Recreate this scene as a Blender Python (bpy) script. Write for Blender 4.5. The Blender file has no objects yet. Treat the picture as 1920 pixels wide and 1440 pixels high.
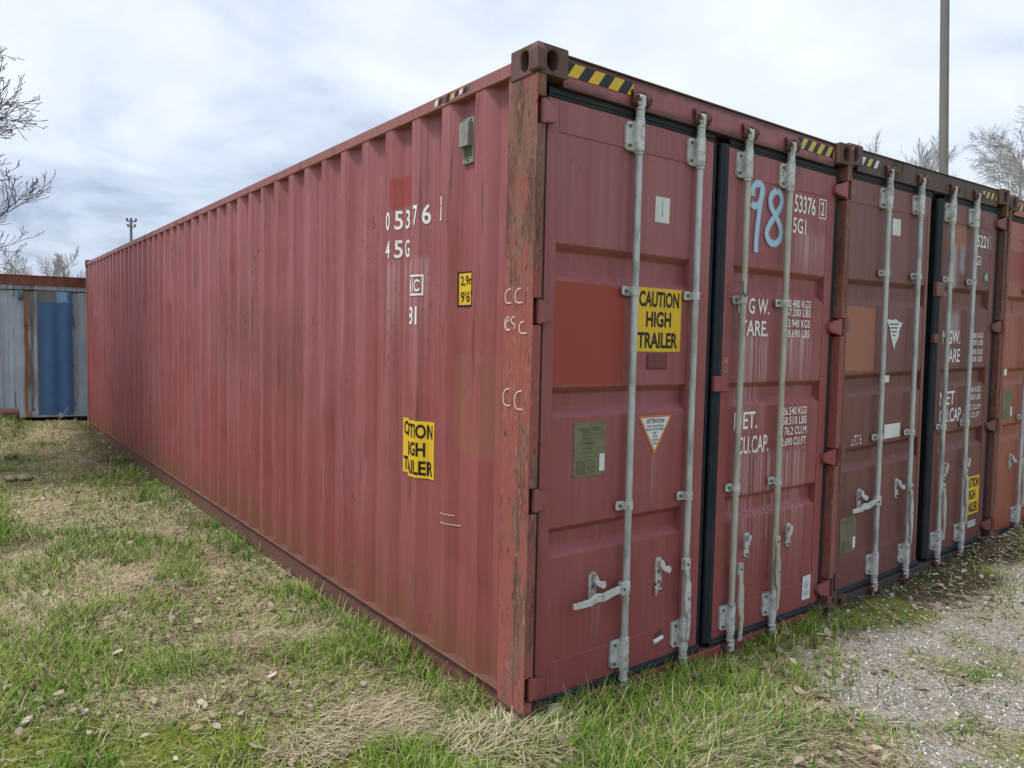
import bpy, bmesh, math, random
import numpy as np
from mathutils import Vector, Matrix

random.seed(7)
RNG = np.random.default_rng(11)
SC = bpy.context.scene
COL = SC.collection
R = math.radians

# ------------------------------------------------------------------ camera
CAM_POS = (-1.90781, -2.38428, 1.69852)
YAW, PITCH, ROLL, FPX = 0.650078, -0.058810, 0.021310, 1396.91
def cam_axes():
    f = Vector((math.sin(YAW) * math.cos(PITCH), math.cos(YAW) * math.cos(PITCH), math.sin(PITCH)))
    r = Vector((math.cos(YAW), -math.sin(YAW), 0)); u = r.cross(f)
    r2 = math.cos(ROLL) * r + math.sin(ROLL) * u
    u2 = -math.sin(ROLL) * r + math.cos(ROLL) * u
    return r2, u2, f
_r, _u, _f = cam_axes()
cd = bpy.data.cameras.new('camera'); cam = bpy.data.objects.new('camera', cd); COL.objects.link(cam)
cam.matrix_world = Matrix(((_r.x, _u.x, -_f.x, CAM_POS[0]), (_r.y, _u.y, -_f.y, CAM_POS[1]), (_r.z, _u.z, -_f.z, CAM_POS[2]), (0, 0, 0, 1)))
cd.sensor_width = 36; cd.lens = FPX / 1920 * 36; cd.clip_start = 0.05; cd.clip_end = 3000
SC.camera = cam
SC.render.resolution_x, SC.render.resolution_y = 1024, 768
SC.render.engine = 'CYCLES'
SC.view_settings.view_transform = 'Standard'; SC.view_settings.look = 'None'
SC.view_settings.exposure = 0.92; SC.view_settings.gamma = 1.0
def pix(u, v):
    """direction of a photo pixel (1920x1440)"""
    return _f + _r * ((u - 960) / FPX) + _u * ((720 - v) / FPX)
def at_dist(u, v, d):
    """point on that pixel's ray at horizontal distance d"""
    k = pix(u, v); s = d / math.hypot(k.x, k.y)
    return Vector(CAM_POS) + k * s

# ------------------------------------------------------------------ node helpers
class NT:
    def __init__(s, tree): s.t = tree; s.n = tree.nodes; s.l = tree.links
    def put(s, sock, val):
        if isinstance(val, bpy.types.NodeSocket): s.l.new(val, sock)
        elif val is not None:
            if hasattr(sock, 'default_value'):
                dv = sock.default_value
                if hasattr(dv, '__len__') and not isinstance(val, (int, float)):
                    v = list(val)
                    if len(dv) == 4 and len(v) == 3: v.append(1.0)
                    sock.default_value = v
                else: sock.default_value = val
    def node(s, typ, **props):
        n = s.n.new(typ)
        for k, v in props.items(): setattr(n, k, v)
        return n
    def math(s, op, a, b=0.0, c=None, clamp=False):
        n = s.node('ShaderNodeMath', operation=op, use_clamp=clamp)
        s.put(n.inputs[0], a); s.put(n.inputs[1], b)
        if c is not None: s.put(n.inputs[2], c)
        return n.outputs[0]
    def mix(s, f, a, b, blend='MIX'):
        n = s.node('ShaderNodeMix', data_type='RGBA', blend_type=blend)
        s.put(n.inputs[0], f); s.put(n.inputs[6], a); s.put(n.inputs[7], b)
        return n.outputs[2]
    def ramp(s, x, lo, hi, a=0.0, b=1.0, smooth=True):
        n = s.node('ShaderNodeMapRange', interpolation_type='SMOOTHSTEP' if smooth else 'LINEAR')
        s.put(n.inputs[0], x); n.inputs[1].default_value = lo; n.inputs[2].default_value = hi
        n.inputs[3].default_value = a; n.inputs[4].default_value = b
        return n.outputs[0]
    def coords(s, kind='Object'):
        return s.node('ShaderNodeTexCoord').outputs[kind]
    def noise(s, vec, scale, detail=3, rough=0.55, sc=(1, 1, 1), loc=(0, 0, 0), dist=0.0):
        m = s.node('ShaderNodeMapping'); s.put(m.inputs[0], vec)
        m.inputs['Scale'].default_value = sc; m.inputs['Location'].default_value = loc
        n = s.node('ShaderNodeTexNoise'); s.l.new(m.outputs[0], n.inputs['Vector'])
        n.inputs['Scale'].default_value = scale; n.inputs['Detail'].default_value = detail
        n.inputs['Roughness'].default_value = rough; n.inputs['Distortion'].default_value = dist
        return n.outputs[0]
    def sep(s, vec):
        n = s.node('ShaderNodeSeparateXYZ'); s.put(n.inputs[0], vec); return n.outputs
    def band(s, x, lo, hi, e):
        return s.math('MULTIPLY', s.ramp(x, lo - e, lo + e), s.ramp(x, hi - e, hi + e, 1.0, 0.0))
    def bump(s, h, strength, dist=0.01):
        n = s.node('ShaderNodeBump'); s.put(n.inputs['Height'], h)
        n.inputs['Strength'].default_value = strength; n.inputs['Distance'].default_value = dist
        return n.outputs[0]

def new_mat(name):
    m = bpy.data.materials.new(name); m.use_nodes = True
    nt = NT(m.node_tree); b = m.node_tree.nodes['Principled BSDF']
    return m, nt, b

# ------------------------------------------------------------------ world: overcast sky over a Nishita sky, one soft sun
SUN_DIR = Vector((-0.43, 0.08, 0.90)).normalized()      # towards the sun
world = bpy.data.worlds.new('World'); SC.world = world; world.use_nodes = True
w = NT(world.node_tree); w.n.clear()
sky = w.node('ShaderNodeTexSky', sky_type='NISHITA', sun_disc=False)
sky.sun_elevation = math.asin(SUN_DIR.z); sky.sun_rotation = math.atan2(SUN_DIR.x, SUN_DIR.y)
sky.air_density = 1.0; sky.dust_density = 2.0
d = w.node('ShaderNodeTexCoord').outputs['Generated']
sx, sy, sz = w.sep(d)
den = w.math('ADD', w.math('MAXIMUM', sz, 0.0), 0.30)
cv = w.node('ShaderNodeCombineXYZ')
w.put(cv.inputs[0], w.math('DIVIDE', sx, den)); w.put(cv.inputs[1], w.math('DIVIDE', sy, den))
cvo = cv.outputs[0]
n1 = w.noise(cvo, 0.62, 6, 0.5, (1, 1, 1), (7.7, 2.6, 0), 0.15)
n2 = w.noise(cvo, 2.3, 6, 0.55, (1, 1, 1), (9.1, 4.7, 0), 0.3)
cl = w.math('ADD', w.math('MULTIPLY', n1, 0.60), w.math('MULTIPLY', n2, 0.40))
cl = w.math('ADD', cl, w.ramp(sz, 0.0, 0.5, -0.055, 0.065))
cr = w.node('ShaderNodeValToRGB'); w.put(cr.inputs[0], cl)
e = cr.color_ramp.elements
e[0].position = 0.41; e[0].color = (0.205, 0.245, 0.335, 1)
e[1].position = 0.625; e[1].color = (0.545, 0.565, 0.60, 1)
m_ = e.new(0.475); m_.color = (0.335, 0.385, 0.475, 1)
m_ = e.new(0.545); m_.color = (0.455, 0.50, 0.575, 1)
bg1 = w.node('ShaderNodeBackground'); w.put(bg1.inputs[0], sky.outputs[0]); bg1.inputs[1].default_value = 0.1
bg2 = w.node('ShaderNodeBackground'); w.put(bg2.inputs[0], cr.outputs[0]); bg2.inputs[1].default_value = 1.0
mx = w.node('ShaderNodeMixShader'); mx.inputs[0].default_value = 0.90
w.l.new(bg1.outputs[0], mx.inputs[1]); w.l.new(bg2.outputs[0], mx.inputs[2])
wo = w.node('ShaderNodeOutputWorld'); w.l.new(mx.outputs[0], wo.inputs[0])

sd = bpy.data.lights.new('sun', 'SUN'); so = bpy.data.objects.new('sun', sd); COL.objects.link(so)
sd.energy = 1.5; sd.angle = R(12); sd.color = (1.0, 0.96, 0.9)
so.rotation_euler = (-SUN_DIR).to_track_quat('-Z', 'Y').to_euler(); so.location = (-5, -8, 12)

# ------------------------------------------------------------------ mesh helpers
def tag(o, label=None, cat=None, group=None, kind=None):
    if label: o['label'] = label
    if cat: o['category'] = cat
    if group: o['group'] = group
    if kind: o['kind'] = kind
    return o
def empty(name, loc=(0, 0, 0), rot=(0, 0, 0)):
    o = bpy.data.objects.new(name, None); COL.objects.link(o)
    o.location = loc; o.rotation_euler = rot; o.empty_display_size = 0.2
    return o

class MB:
    def __init__(s): s.v = []; s.f = []; s.m = []; s.a = None
    def add(s, vs, fs, m=0):
        b = len(s.v); s.v += [tuple(p) for p in vs]
        for f in fs: s.f.append(tuple(b + i for i in f)); s.m.append(m)
        return b
    def box(s, x0, x1, y0, y1, z0, z1, m=0):
        s.add([(x0, y0, z0), (x1, y0, z0), (x1, y1, z0), (x0, y1, z0), (x0, y0, z1), (x1, y0, z1), (x1, y1, z1), (x0, y1, z1)],
              [(0, 3, 2, 1), (4, 5, 6, 7), (0, 1, 5, 4), (1, 2, 6, 5), (2, 3, 7, 6), (3, 0, 4, 7)], m)
        return s
    def prism(s, pts, vec, m=0):
        n = len(pts); vec = Vector(vec); p = [Vector(q) for q in pts]
        s.add(p + [q + vec for q in p], [tuple(range(n))[::-1], tuple(range(n, 2 * n))] + [(i, (i + 1) % n, n + (i + 1) % n, n + i) for i in range(n)], m)
        return s
    def tube(s, pts, rad, n=10, m=0, caps=True, flat=None):
        """flat: (axis vector, scale) squashes the section along that axis"""
        pts = [Vector(p) for p in pts]; k = len(pts)
        if isinstance(rad, (int, float)): rad = [rad] * k
        t0 = (pts[1] - pts[0]).normalized()
        up = Vector((0, 0, 1)) if abs(t0.z) < 0.9 else Vector((1, 0, 0))
        a = t0.cross(up).normalized(); vs = []
        for i in range(k):
            t = (pts[min(i + 1, k - 1)] - pts[max(i - 1, 0)])
            t = t.normalized() if t.length > 1e-9 else t0
            a = (a - t * a.dot(t)); a = a.normalized() if a.length > 1e-6 else t.orthogonal().normalized()
            b = t.cross(a)
            for j in range(n):
                an = 2 * math.pi * j / n; o = (a * math.cos(an) + b * math.sin(an)) * rad[i]
                if flat: ax, sc = flat; o = o - ax * o.dot(ax) * (1 - sc)
                vs.append(pts[i] + o)
        fs = [(i * n + j, i * n + (j + 1) % n, (i + 1) * n + (j + 1) % n, (i + 1) * n + j) for i in range(k - 1) for j in range(n)]
        if caps: fs += [tuple(range(n))[::-1], tuple((k - 1) * n + j for j in range(n))]
        s.add(vs, fs, m); return s
    def build(s, name, mats, parent=None, smooth=False, bevel=0.0, seg=2, merge=False, crease=38):
        me = bpy.data.meshes.new(name); me.from_pydata(s.v, [], s.f)
        if not isinstance(mats, (list, tuple)): mats = [mats]
        for q in mats: me.materials.append(q)
        me.polygons.foreach_set('material_index', s.m)
        bm = bmesh.new(); bm.from_mesh(me)
        if merge: bmesh.ops.remove_doubles(bm, verts=bm.verts, dist=1e-5)
        bmesh.ops.recalc_face_normals(bm, faces=bm.faces)
        bm.to_mesh(me); bm.free()
        if smooth: me.shade_smooth(); me.set_sharp_from_angle(angle=R(crease))
        o = bpy.data.objects.new(name, me); COL.objects.link(o)
        if parent: o.parent = parent
        if bevel:
            md = o.modifiers.new('bevel', 'BEVEL'); md.width = bevel; md.segments = seg; md.limit_method = 'ANGLE'; md.angle_limit = R(40)
            md.harden_normals = False
            me.shade_smooth(); me.set_sharp_from_angle(angle=R(50))
        return o

def np_mesh(name, V, F, mat, colors=None, kind='stuff', smooth=False):
    """V (n,3), F (m,k) one polygon size"""
    me = bpy.data.meshes.new(name); k = F.shape[1]
    me.vertices.add(len(V)); me.vertices.foreach_set('co', V.astype(np.float32).ravel())
    me.loops.add(F.size); me.loops.foreach_set('vertex_index', F.astype(np.int32).ravel())
    me.polygons.add(len(F)); me.polygons.foreach_set('loop_start', np.arange(0, F.size, k, dtype=np.int32))
    me.update(calc_edges=True)
    if colors is not None:
        c = np.ones((len(V), 4), np.float32); c[:, :3] = colors
        me.attributes.new('col', 'FLOAT_COLOR', 'POINT').data.foreach_set('color', c.ravel())
    if smooth: me.shade_smooth()
    me.materials.append(mat)
    o = bpy.data.objects.new(name, me); COL.objects.link(o)
    if kind: o['kind'] = kind
    return o

# numpy value noise
def _h(ix, iy, seed):
    n = (ix.astype(np.int64) * 374761393 + iy.astype(np.int64) * 668265263 + seed * 974634777) & 0xFFFFFFFF
    n = ((n ^ (n >> 13)) * 1274126177) & 0xFFFFFFFF
    return ((n ^ (n >> 16)) & 0xFFFF) / 65535.0
def vnoise(x, y, seed=0):
    x = np.asarray(x, float); y = np.asarray(y, float)
    ix = np.floor(x); iy = np.floor(y); fx = x - ix; fy = y - iy
    fx = fx * fx * (3 - 2 * fx); fy = fy * fy * (3 - 2 * fy)
    a = _h(ix, iy, seed); b = _h(ix + 1, iy, seed); c = _h(ix, iy + 1, seed); dd = _h(ix + 1, iy + 1, seed)
    return (a * (1 - fx) + b * fx) * (1 - fy) + (c * (1 - fx) + dd * fx) * fy
def fbm(x, y, s, seed=0, o=4):
    t = 0; amp = 1; tot = 0
    for i in range(o):
        t = t + amp * vnoise(np.asarray(x) * s + 17.3 * i, np.asarray(y) * s - 9.1 * i, seed + i); tot += amp; amp *= .5; s *= 2.03
    return t / tot
def ss(a, b, x):
    t = np.clip((np.asarray(x, float) - a) / (b - a), 0, 1); return t * t * (3 - 2 * t)

# ------------------------------------------------------------------ materials
def paint(name, c1, c2, chalk=0.25, rust=0.15, streak=0.35, patches=(), runs=(), rustcol=(0.075, 0.035, 0.022), chips=0.5,
          rough=0.5, low=0.3, along='x', seed=0.0, bump=0.25, crest=False):
    """weathered container paint. patches: (axis,a0,a1,z0,z1,colour,strength,edge); runs: white or dark run-off boxes"""
    m, t, b = new_mat(name); co = t.coords('Object'); x, y, z = t.sep(co)
    loc = (seed, seed * .7, seed * .3)
    big = t.noise(co, 0.9, 4, 0.6, (1, 1, 1), loc)
    col = t.mix(t.ramp(t.math('ADD', big, t.math('MULTIPLY', z, .13)), .48, .92), c1, c2)   # upper half: more fading, with the sky's sheen painted into the tone
    # long vertical streaks of uneven fading
    st = t.noise(co, 1.0, 5, 0.6, (22, 22, 0.55), loc)
    col = t.mix(t.ramp(st, .42, .72, 0, streak), col, [v * .58 for v in c1])
    st2 = t.noise(co, 1.0, 4, 0.6, (34, 34, 0.8), (loc[0] + 4, loc[1], loc[2]))
    pale = [min(1, v * 1.0 + .10) for v in c2]
    col = t.mix(t.math('MULTIPLY', t.ramp(st2, .48, .78), chalk), col, pale)
    # browner film towards the foot of the sheet, in patches
    fo = t.math('MULTIPLY', t.ramp(t.math('ADD', z, t.math('MULTIPLY', big, -1.6)), -1.1, 1.1, 1, 0), low)
    col = t.mix(fo, col, (c1[0] * .80, c1[1] * .84, c1[2] * .72))
    if crest:
        sb = t.ramp(t.math('ADD', z, t.math('MULTIPLY', t.noise(co, 1, 4, .65, (9, 9, 1.5), (4, 4, 4)), -.75)), -.28, .14, .75, 0); col = t.mix(sb, col, (.20, .095, .052))
    ew = t.math('MULTIPLY', t.math('SUBTRACT', t.noise(co, 9, 3, .6), .5), .05)
    for (ax, a0, a1, z0, z1, pc, stg, ed) in patches:
        a = {'x': x, 'y': y}[ax]
        mk = t.math('MULTIPLY', t.band(t.math('ADD', a, ew), a0, a1, ed), t.band(t.math('ADD', z, ew), z0, z1, ed))
        col = t.mix(t.math('MULTIPLY', mk, stg), col, pc)
    for (ax, a0, a1, z0, z1, pc, stg, fr) in runs:
        a = {'x': x, 'y': y}[ax]
        rn = t.noise(co, 1.0, 3, .6, (fr * 1.8, fr * 1.8, .35), (loc[0] + 2, 0, 0))
        mk = t.math('MULTIPLY', t.band(a, a0, a1, .02), t.ramp(z, z0, z1, 0, 1))
        mk = t.math('MULTIPLY', mk, t.ramp(t.math('ADD', z, t.math('MULTIPLY', rn, .12)), z1 + .02, z1 + .09, 1, 0))
        mk = t.math('MULTIPLY', mk, t.ramp(rn, .42, .66))
        col = t.mix(t.math('MULTIPLY', mk, stg), col, pc)
    # chips and rust
    ck = t.noise(co, 48, 4, .75, (1, 1, .5), loc); cm = t.noise(co, 2.3, 3, .6, (1, 1, .5), (loc[0] + 7, 1, 2))
    chip = t.math('MULTIPLY', t.ramp(ck, .59, .64), t.ramp(cm, .54, .66))
    sp = t.noise(co, 95, 2, .6, (1, 1, .8), (loc[0] + 3, 9, 1)); chip = t.math('MAXIMUM', chip, t.math('MULTIPLY', t.math('MULTIPLY', t.ramp(sp, .70, .73), .75), t.ramp(t.noise(co, 1.1, 3, .6, (1, 1, 1), (loc[0] + 2, 4, 4)), .5, .62))); chip = t.math('MULTIPLY', chip, chips)
    rn = t.noise(co, 1.0, 6, .65, (7, 7, 1.3), (loc[0] + 1, 5, 3))
    rm = t.math('MULTIPLY', t.ramp(rn, .66 - rust * .45, .74 - rust * .3), min(1.0, .35 + rust))
    if rust <= 0.02: rm = t.math('MULTIPLY', rm, 0.0)
    rc = t.mix(t.noise(co, 26, 4, .7), rustcol, [v * 2.6 for v in rustcol])
    col = t.mix(rm, col, rc)
    col = t.mix(chip, col, [v * .75 for v in rustcol])
    if crest:
        ab = t.noise(co, 1.0, 5, .7, (9, 26, 1.9), (3, 2, 7)); ab2 = t.noise(co, 1.0, 3, .6, (1, 1.3, .9), (8, 2, 7))
        am = t.math('MULTIPLY', t.math('MULTIPLY', t.ramp(ab, .545, .60), t.ramp(x, .030, .016)), t.ramp(ab2, .44, .56)); col = t.mix(t.math('MULTIPLY', am, .55), col, (.085, .045, .042))
        sc = t.noise(co, 1.0, 4, .65, (2, 2.2, .8), (1, 6, 3)); col = t.mix(t.ramp(sc, .58, .70, 0, .45), col, (.17, .062, .052))
    t.put(b.inputs['Base Color'], col)
    fine = t.noise(co, 130, 2, .6)
    rr = t.math('ADD', t.math('ADD', rough, t.math('MULTIPLY', t.math('SUBTRACT', big, .5), .18)), t.math('MULTIPLY', rm, .3))
    t.put(b.inputs['Roughness'], rr); b.inputs['Specular IOR Level'].default_value = .3
    h = t.math('ADD', t.math('MULTIPLY', t.noise(co, 3.2, 3, .5), 1.0), t.math('ADD', t.math('MULTIPLY', fine, .02), t.math('MULTIPLY', rm, .07)))
    t.put(b.inputs['Normal'], t.bump(h, bump, .02))
    return m

def simple(name, col, rough=.6, metal=0.0, var=.25, scale=20, bump=.1, spec=.4, stretch=(1, 1, 1), dirt=None, dirt_amt=.5, dscale=6):
    m, t, b = new_mat(name); co = t.coords('Object')
    n = t.noise(co, scale, 4, .6, stretch)
    c = t.mix(n, [v * (1 - var) for v in col], [min(1, v * (1 + var)) for v in col])
    if dirt:
        dn = t.noise(co, dscale, 5, .65, stretch, (3, 1, 2)); c = t.mix(t.ramp(dn, .45, .68, 0, dirt_amt), c, dirt)
    t.put(b.inputs['Base Color'], c); b.inputs['Roughness'].default_value = rough; b.inputs['Metallic'].default_value = metal
    b.inputs['Specular IOR Level'].default_value = spec
    if bump: t.put(b.inputs['Normal'], t.bump(n, bump, .004))
    return m

MAROON = (0.305, 0.080, 0.079); MAROON2 = (0.365, 0.132, 0.146)
BROWN = (0.200, 0.076, 0.068); BROWN2 = (0.245, 0.108, 0.100)
ORANGE = (0.37, 0.108, 0.07); ORANGE2 = (0.41, 0.145, 0.11)

M = {}
M['wall'] = paint('maroon_wall_paint', MAROON, MAROON2, chalk=.3, rust=.05, streak=.45, chips=.8, low=.5, crest=True,
                  patches=[('y', 1.045, 1.262, 2.385, 2.55, (.33, .055, .045), .8, .012),
                           ('y', .27, .63, 1.16, 1.63, (.30, .115, .085), .75, .012), ('y', .37, .5, 1.25, 1.6, (.33, .085, .088), .6, .01),
                           ('y', 2.55, 3.3, 1.2, 1.9, (.20, .065, .055), .55, .25), ('y', 3.5, 4.6, 1.35, 2.0, (.21, .075, .06), .5, .3)],
                  runs=[('y', .9, 1.3, 1.5, 2.12, (.62, .50, .50), .35, 40)])
M['door_l'] = paint('maroon_door_paint_with_red_patch', MAROON, MAROON2, chalk=.2, rust=.03, streak=.3, chips=.5, low=.2,
                    patches=[('x', .0, .588, 1.503, 1.955, (.34, .062, .042), .93, .006)],
                    runs=[('x', .80, .84, .75, 1.18, (.62, .45, .44), .45, 60), ('x', .42, .5, .25, .52, (.5, .38, .36), .4, 40)])
M['door_r'] = paint('maroon_door_paint_with_white_runs', MAROON, MAROON2, chalk=.3, rust=.04, streak=.35, chips=.6, low=.2, seed=3.0,
                    runs=[('x', 1.45, 1.72, .9, 1.76, (.72, .62, .62), .5, 55), ('x', 1.88, 2.16, 1.35, 1.78, (.72, .62, .62), .55, 60),
                          ('x', 1.45, 2.15, .25, 1.12, (.70, .60, .60), .42, 55), ('x', 1.95, 2.25, 2.0, 2.36, (.72, .62, .62), .55, 60)])
M['frame'] = paint('maroon_frame_paint', MAROON, MAROON2, chalk=.15, rust=.10, streak=.3, chips=.7, low=.25, seed=5.0)
M['rail'] = paint('maroon_rail_paint_scuffed', (.29, .10, .095), (.33, .135, .13), chalk=.3, rust=.30, streak=.3, chips=.9, seed=1.5,
                  rustcol=(.085, .05, .04))
def post_paint(name, c, rustcol, seed=0.0):
    """flaking paint over vertical rust"""
    m, t, b = new_mat(name); co = t.coords('Object'); x, y, z = t.sep(co)
    big = t.noise(co, 1, 5, .62, (10, 10, 2.4), (seed, 1, 2)); st = t.noise(co, 1, 6, .72, (40, 40, 11), (seed, 3, 0)); fl = t.noise(co, 1, 5, .75, (80, 80, 22), (seed + 2, 0, 4)); gr = t.noise(co, 150, 3, .6)
    col = t.mix(st, [v * .75 for v in c], [v * 1.2 for v in c])
    rc = t.mix(t.ramp(t.noise(co, 1, 4, .6, (14, 14, 2.2), (seed + 9, 0, 0)), .35, .65), rustcol, [v * 2.5 for v in rustcol]); rc = t.mix(t.ramp(gr, .4, .7, 0, .5), rc, (.17, .105, .085))
    up = t.math('ADD', t.ramp(z, 1.75, 2.3, 0, .13), t.ramp(z, .75, 1.5, .075, 0))
    rm = t.ramp(t.math('ADD', t.math('ADD', t.math('MULTIPLY', big, .6), t.math('MULTIPLY', st, .4)), up), .54, .60)
    col = t.mix(t.math('MULTIPLY', rm, .88), col, rc)
    flake = t.math('MULTIPLY', t.ramp(fl, .56, .62), t.ramp(big, .40, .56)); col = t.mix(t.math('MULTIPLY', flake, .75), col, (.46, .23, .185))
    pit = t.math('MULTIPLY', t.ramp(t.noise(co, 1, 4, .7, (70, 70, 22), (seed + 5, 0, 0)), .60, .65), .8); col = t.mix(pit, col, (.045, .028, .022))
    t.put(b.inputs['Base Color'], col); b.inputs['Roughness'].default_value = .78; b.inputs['Specular IOR Level'].default_value = .25
    t.put(b.inputs['Normal'], t.bump(t.math('ADD', fl, t.math('MULTIPLY', st, .6)), .55, .006)); return m
M['post'] = post_paint('flaking_rusty_post_paint', (.34, .105, .088), (.100, .055, .042))
M['cast'] = paint('rusty_dark_casting', (.12, .062, .058), (.15, .085, .08), chalk=.2, rust=.35, streak=.2, chips=.8, seed=2.0, rustcol=(.06, .035, .028), rough=.8, bump=.6)
M['header'] = paint('maroon_header_paint_dark_edges', MAROON, MAROON2, chalk=.2, rust=.12, streak=.3, chips=.8, seed=4.0,
                    patches=[('x', .15, 2.3, 2.74, 2.775, (.06, .038, .034), .85, .022), ('x', .15, 2.3, 2.862, 2.90, (.07, .045, .042), .8, .012)])  # darker strips along the header's lower and upper edges
M['brown_l'] = paint('brown_door_paint_with_orange_patch', BROWN, BROWN2, chalk=.25, rust=.10, streak=.4, chips=.6, low=.2, seed=11.0,
                     patches=[('x', .0, .50, 1.52, 1.93, (.40, .155, .10), .9, .01), ('x', .1, 1.2, .15, .33, (.30, .10, .06), .6, .06)])
M['brown_r'] = paint('brown_door_paint_scuffed', BROWN, BROWN2, chalk=.3, rust=.10, streak=.4, chips=.6, low=.2, seed=13.0,
                     patches=[('x', 1.5, 1.85, 2.40, 2.55, (.42, .17, .11), .7, .02), ('x', 1.58, 1.66, 2.05, 2.42, (.62, .52, .55), .5, .03), ('x', 1.72, 1.80, 2.22, 2.42, (.40, .42, .52), .6, .03),
                              ('x', 1.55, 1.75, 1.72, 1.92, (.55, .47, .50), .45, .04)])
M['brown'] = paint('brown_frame_paint', BROWN, BROWN2, chalk=.2, rust=.22, streak=.35, chips=.8, seed=12.0)
M['brown_head'] = paint('sooty_brown_header_paint', (.085, .058, .055), (.13, .095, .09), chalk=.2, rust=.25, streak=.4, chips=.6, seed=14.0, rustcol=(.04, .03, .028), rough=.7)
M['brown_post'] = post_paint('flaking_brown_post_paint', (.21, .085, .07), (.08, .048, .036), 6.0)
M['orange'] = paint('orange_red_door_paint', ORANGE, ORANGE2, chalk=.3, rust=.08, streak=.35, chips=.6, seed=21.0,
                    patches=[('x', .0, 1.2, 2.22, 2.48, (.33, .06, .05), .8, .015)])
M['orange_post'] = post_paint('worn_orange_post_paint', (.30, .12, .09), (.10, .06, .045), 12.0)
M['gasket'] = simple('dark_rubber', (.018, .024, .036), .5, var=.35, scale=9, bump=.15, dirt=(.05, .047, .042), dirt_amt=.4, spec=.25)
M['galv'] = simple('galvanised_steel_grey', (.54, .56, .57), .5, metal=.25, var=.14, scale=60, bump=.12, dirt=(.22, .215, .19), dirt_amt=.7, dscale=16, stretch=(1, 1, .35))
M['galv_y'] = simple('yellowed_galvanised_steel', (.50, .49, .42), .55, metal=.15, var=.16, scale=60, bump=.12, dirt=(.22, .20, .15), dirt_amt=.6, dscale=12, stretch=(1, 1, .35))
M['zinc'] = simple('pale_zinc_bracket', (.60, .61, .60), .55, metal=.2, var=.22, scale=45, bump=.35, dirt=(.20, .175, .14), dirt_amt=.75, dscale=22)
M['keeper'] = simple('rust_brown_keeper', (.13, .05, .045), .75, var=.4, scale=30, bump=.5, dirt=(.05, .03, .025), dirt_amt=.7, dscale=18)
M['bolt'] = simple('dark_bolt_steel', (.14, .135, .13), .6, metal=.3, var=.3, scale=50, bump=.1)
M['black'] = simple('black_print', (.012, .012, .012), .5, var=.2, scale=30, bump=0)
M['yellow'] = simple('yellow_sticker_vinyl', (.80, .50, .02), .45, var=.06, scale=12, bump=.05, dirt=(.5, .33, .06), dirt_amt=.4)
M['oldyellow'] = simple('faded_yellow_vinyl', (.70, .50, .10), .5, var=.1, scale=25, bump=.05, dirt=(.4, .34, .2), dirt_amt=.8, dscale=30)
M['white'] = simple('white_sticker_vinyl', (.74, .75, .77), .5, var=.06, scale=15, bump=.05, dirt=(.5, .48, .44), dirt_amt=.4)
M['plate'] = simple('tarnished_plate_metal', (.22, .20, .13), .5, metal=.3, var=.25, scale=35, bump=.2, dirt=(.12, .12, .08), dirt_amt=.6, dscale=14)
M['plateink'] = simple('plate_engraving', (.09, .085, .055), .6, var=.2, scale=40, bump=0)
M['orangeink'] = simple('orange_sticker_border', (.62, .18, .05), .5, var=.1, scale=20, bump=0)
M['darkmaroon'] = simple('dark_maroon_label', (.12, .03, .035), .6, var=.2, scale=30, bump=0)
M['vent'] = simple('grey_vent_plastic', (.27, .27, .25), .6, var=.12, scale=30, bump=.15, dirt=(.15, .14, .12), dirt_amt=.6, dscale=16)
M['greenink'] = simple('green_sticker', (.05, .17, .10), .5, var=.2, scale=30, bump=0)
M['chalk'] = simple('pink_white_chalk', (.70, .52, .48), .9, var=.15, scale=80, bump=.2)

def worn_white(name, col, thr=.36, soft=.1, attr=False):
    """paint that has worn through in specks (see-through where it is gone)"""
    m, t, b = new_mat(name); co = t.coords('Object')
    n = t.noise(co, 60, 4, .7, (1, 1, .5)); n2 = t.noise(co, 7, 3, .6)
    a = t.ramp(t.math('ADD', t.math('MULTIPLY', n, .6), t.math('MULTIPLY', n2, .4)), thr, thr + soft)
    if attr:
        at = t.node('ShaderNodeAttribute', attribute_name='edge'); f = t.math('ADD', at.outputs['Fac'], t.math('MULTIPLY', t.math('SUBTRACT', n, .5), .5))
        a = t.math('MULTIPLY', t.ramp(f, .05, .95), .9)
    b.inputs['Base Color'].default_value = (*col, 1); b.inputs['Roughness'].default_value = .6
    t.put(b.inputs['Alpha'], a); return m
M['lettering'] = worn_white('worn_white_stencil_paint', (.86, .85, .85), .33)
M['lettering2'] = worn_white('very_worn_white_stencil_paint', (.72, .70, .69), .40, .14)
M['spray'] = worn_white('light_blue_spray_paint', (.47, .68, .88), attr=True)
M['spray'].node_tree.nodes['Principled BSDF'].inputs['Roughness'].default_value = .5

# ------------------------------------------------------------------ lettering
def text2d(s, w_, h_, bold=0.0, spacing=1.0):
    """flat text mesh scaled to fill a w x h box, as (verts2d, faces)"""
    c = bpy.data.curves.new('t', 'FONT'); c.body = s; c.size = 1; c.offset = bold; c.space_character = spacing; c.resolution_u = 3
    o = bpy.data.objects.new('t', c); COL.objects.link(o)
    dg = bpy.context.evaluated_depsgraph_get(); me = bpy.data.meshes.new_from_object(o.evaluated_get(dg))
    v = np.array([q.co[:2] for q in me.vertices]); f = [tuple(p.vertices) for p in me.polygons]
    bpy.data.objects.remove(o); bpy.data.curves.remove(c); bpy.data.meshes.remove(me)
    lo = v.min(0); hi = v.max(0); v = (v - lo) / (hi - lo) * np.array([w_, h_])
    return v, f

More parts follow.
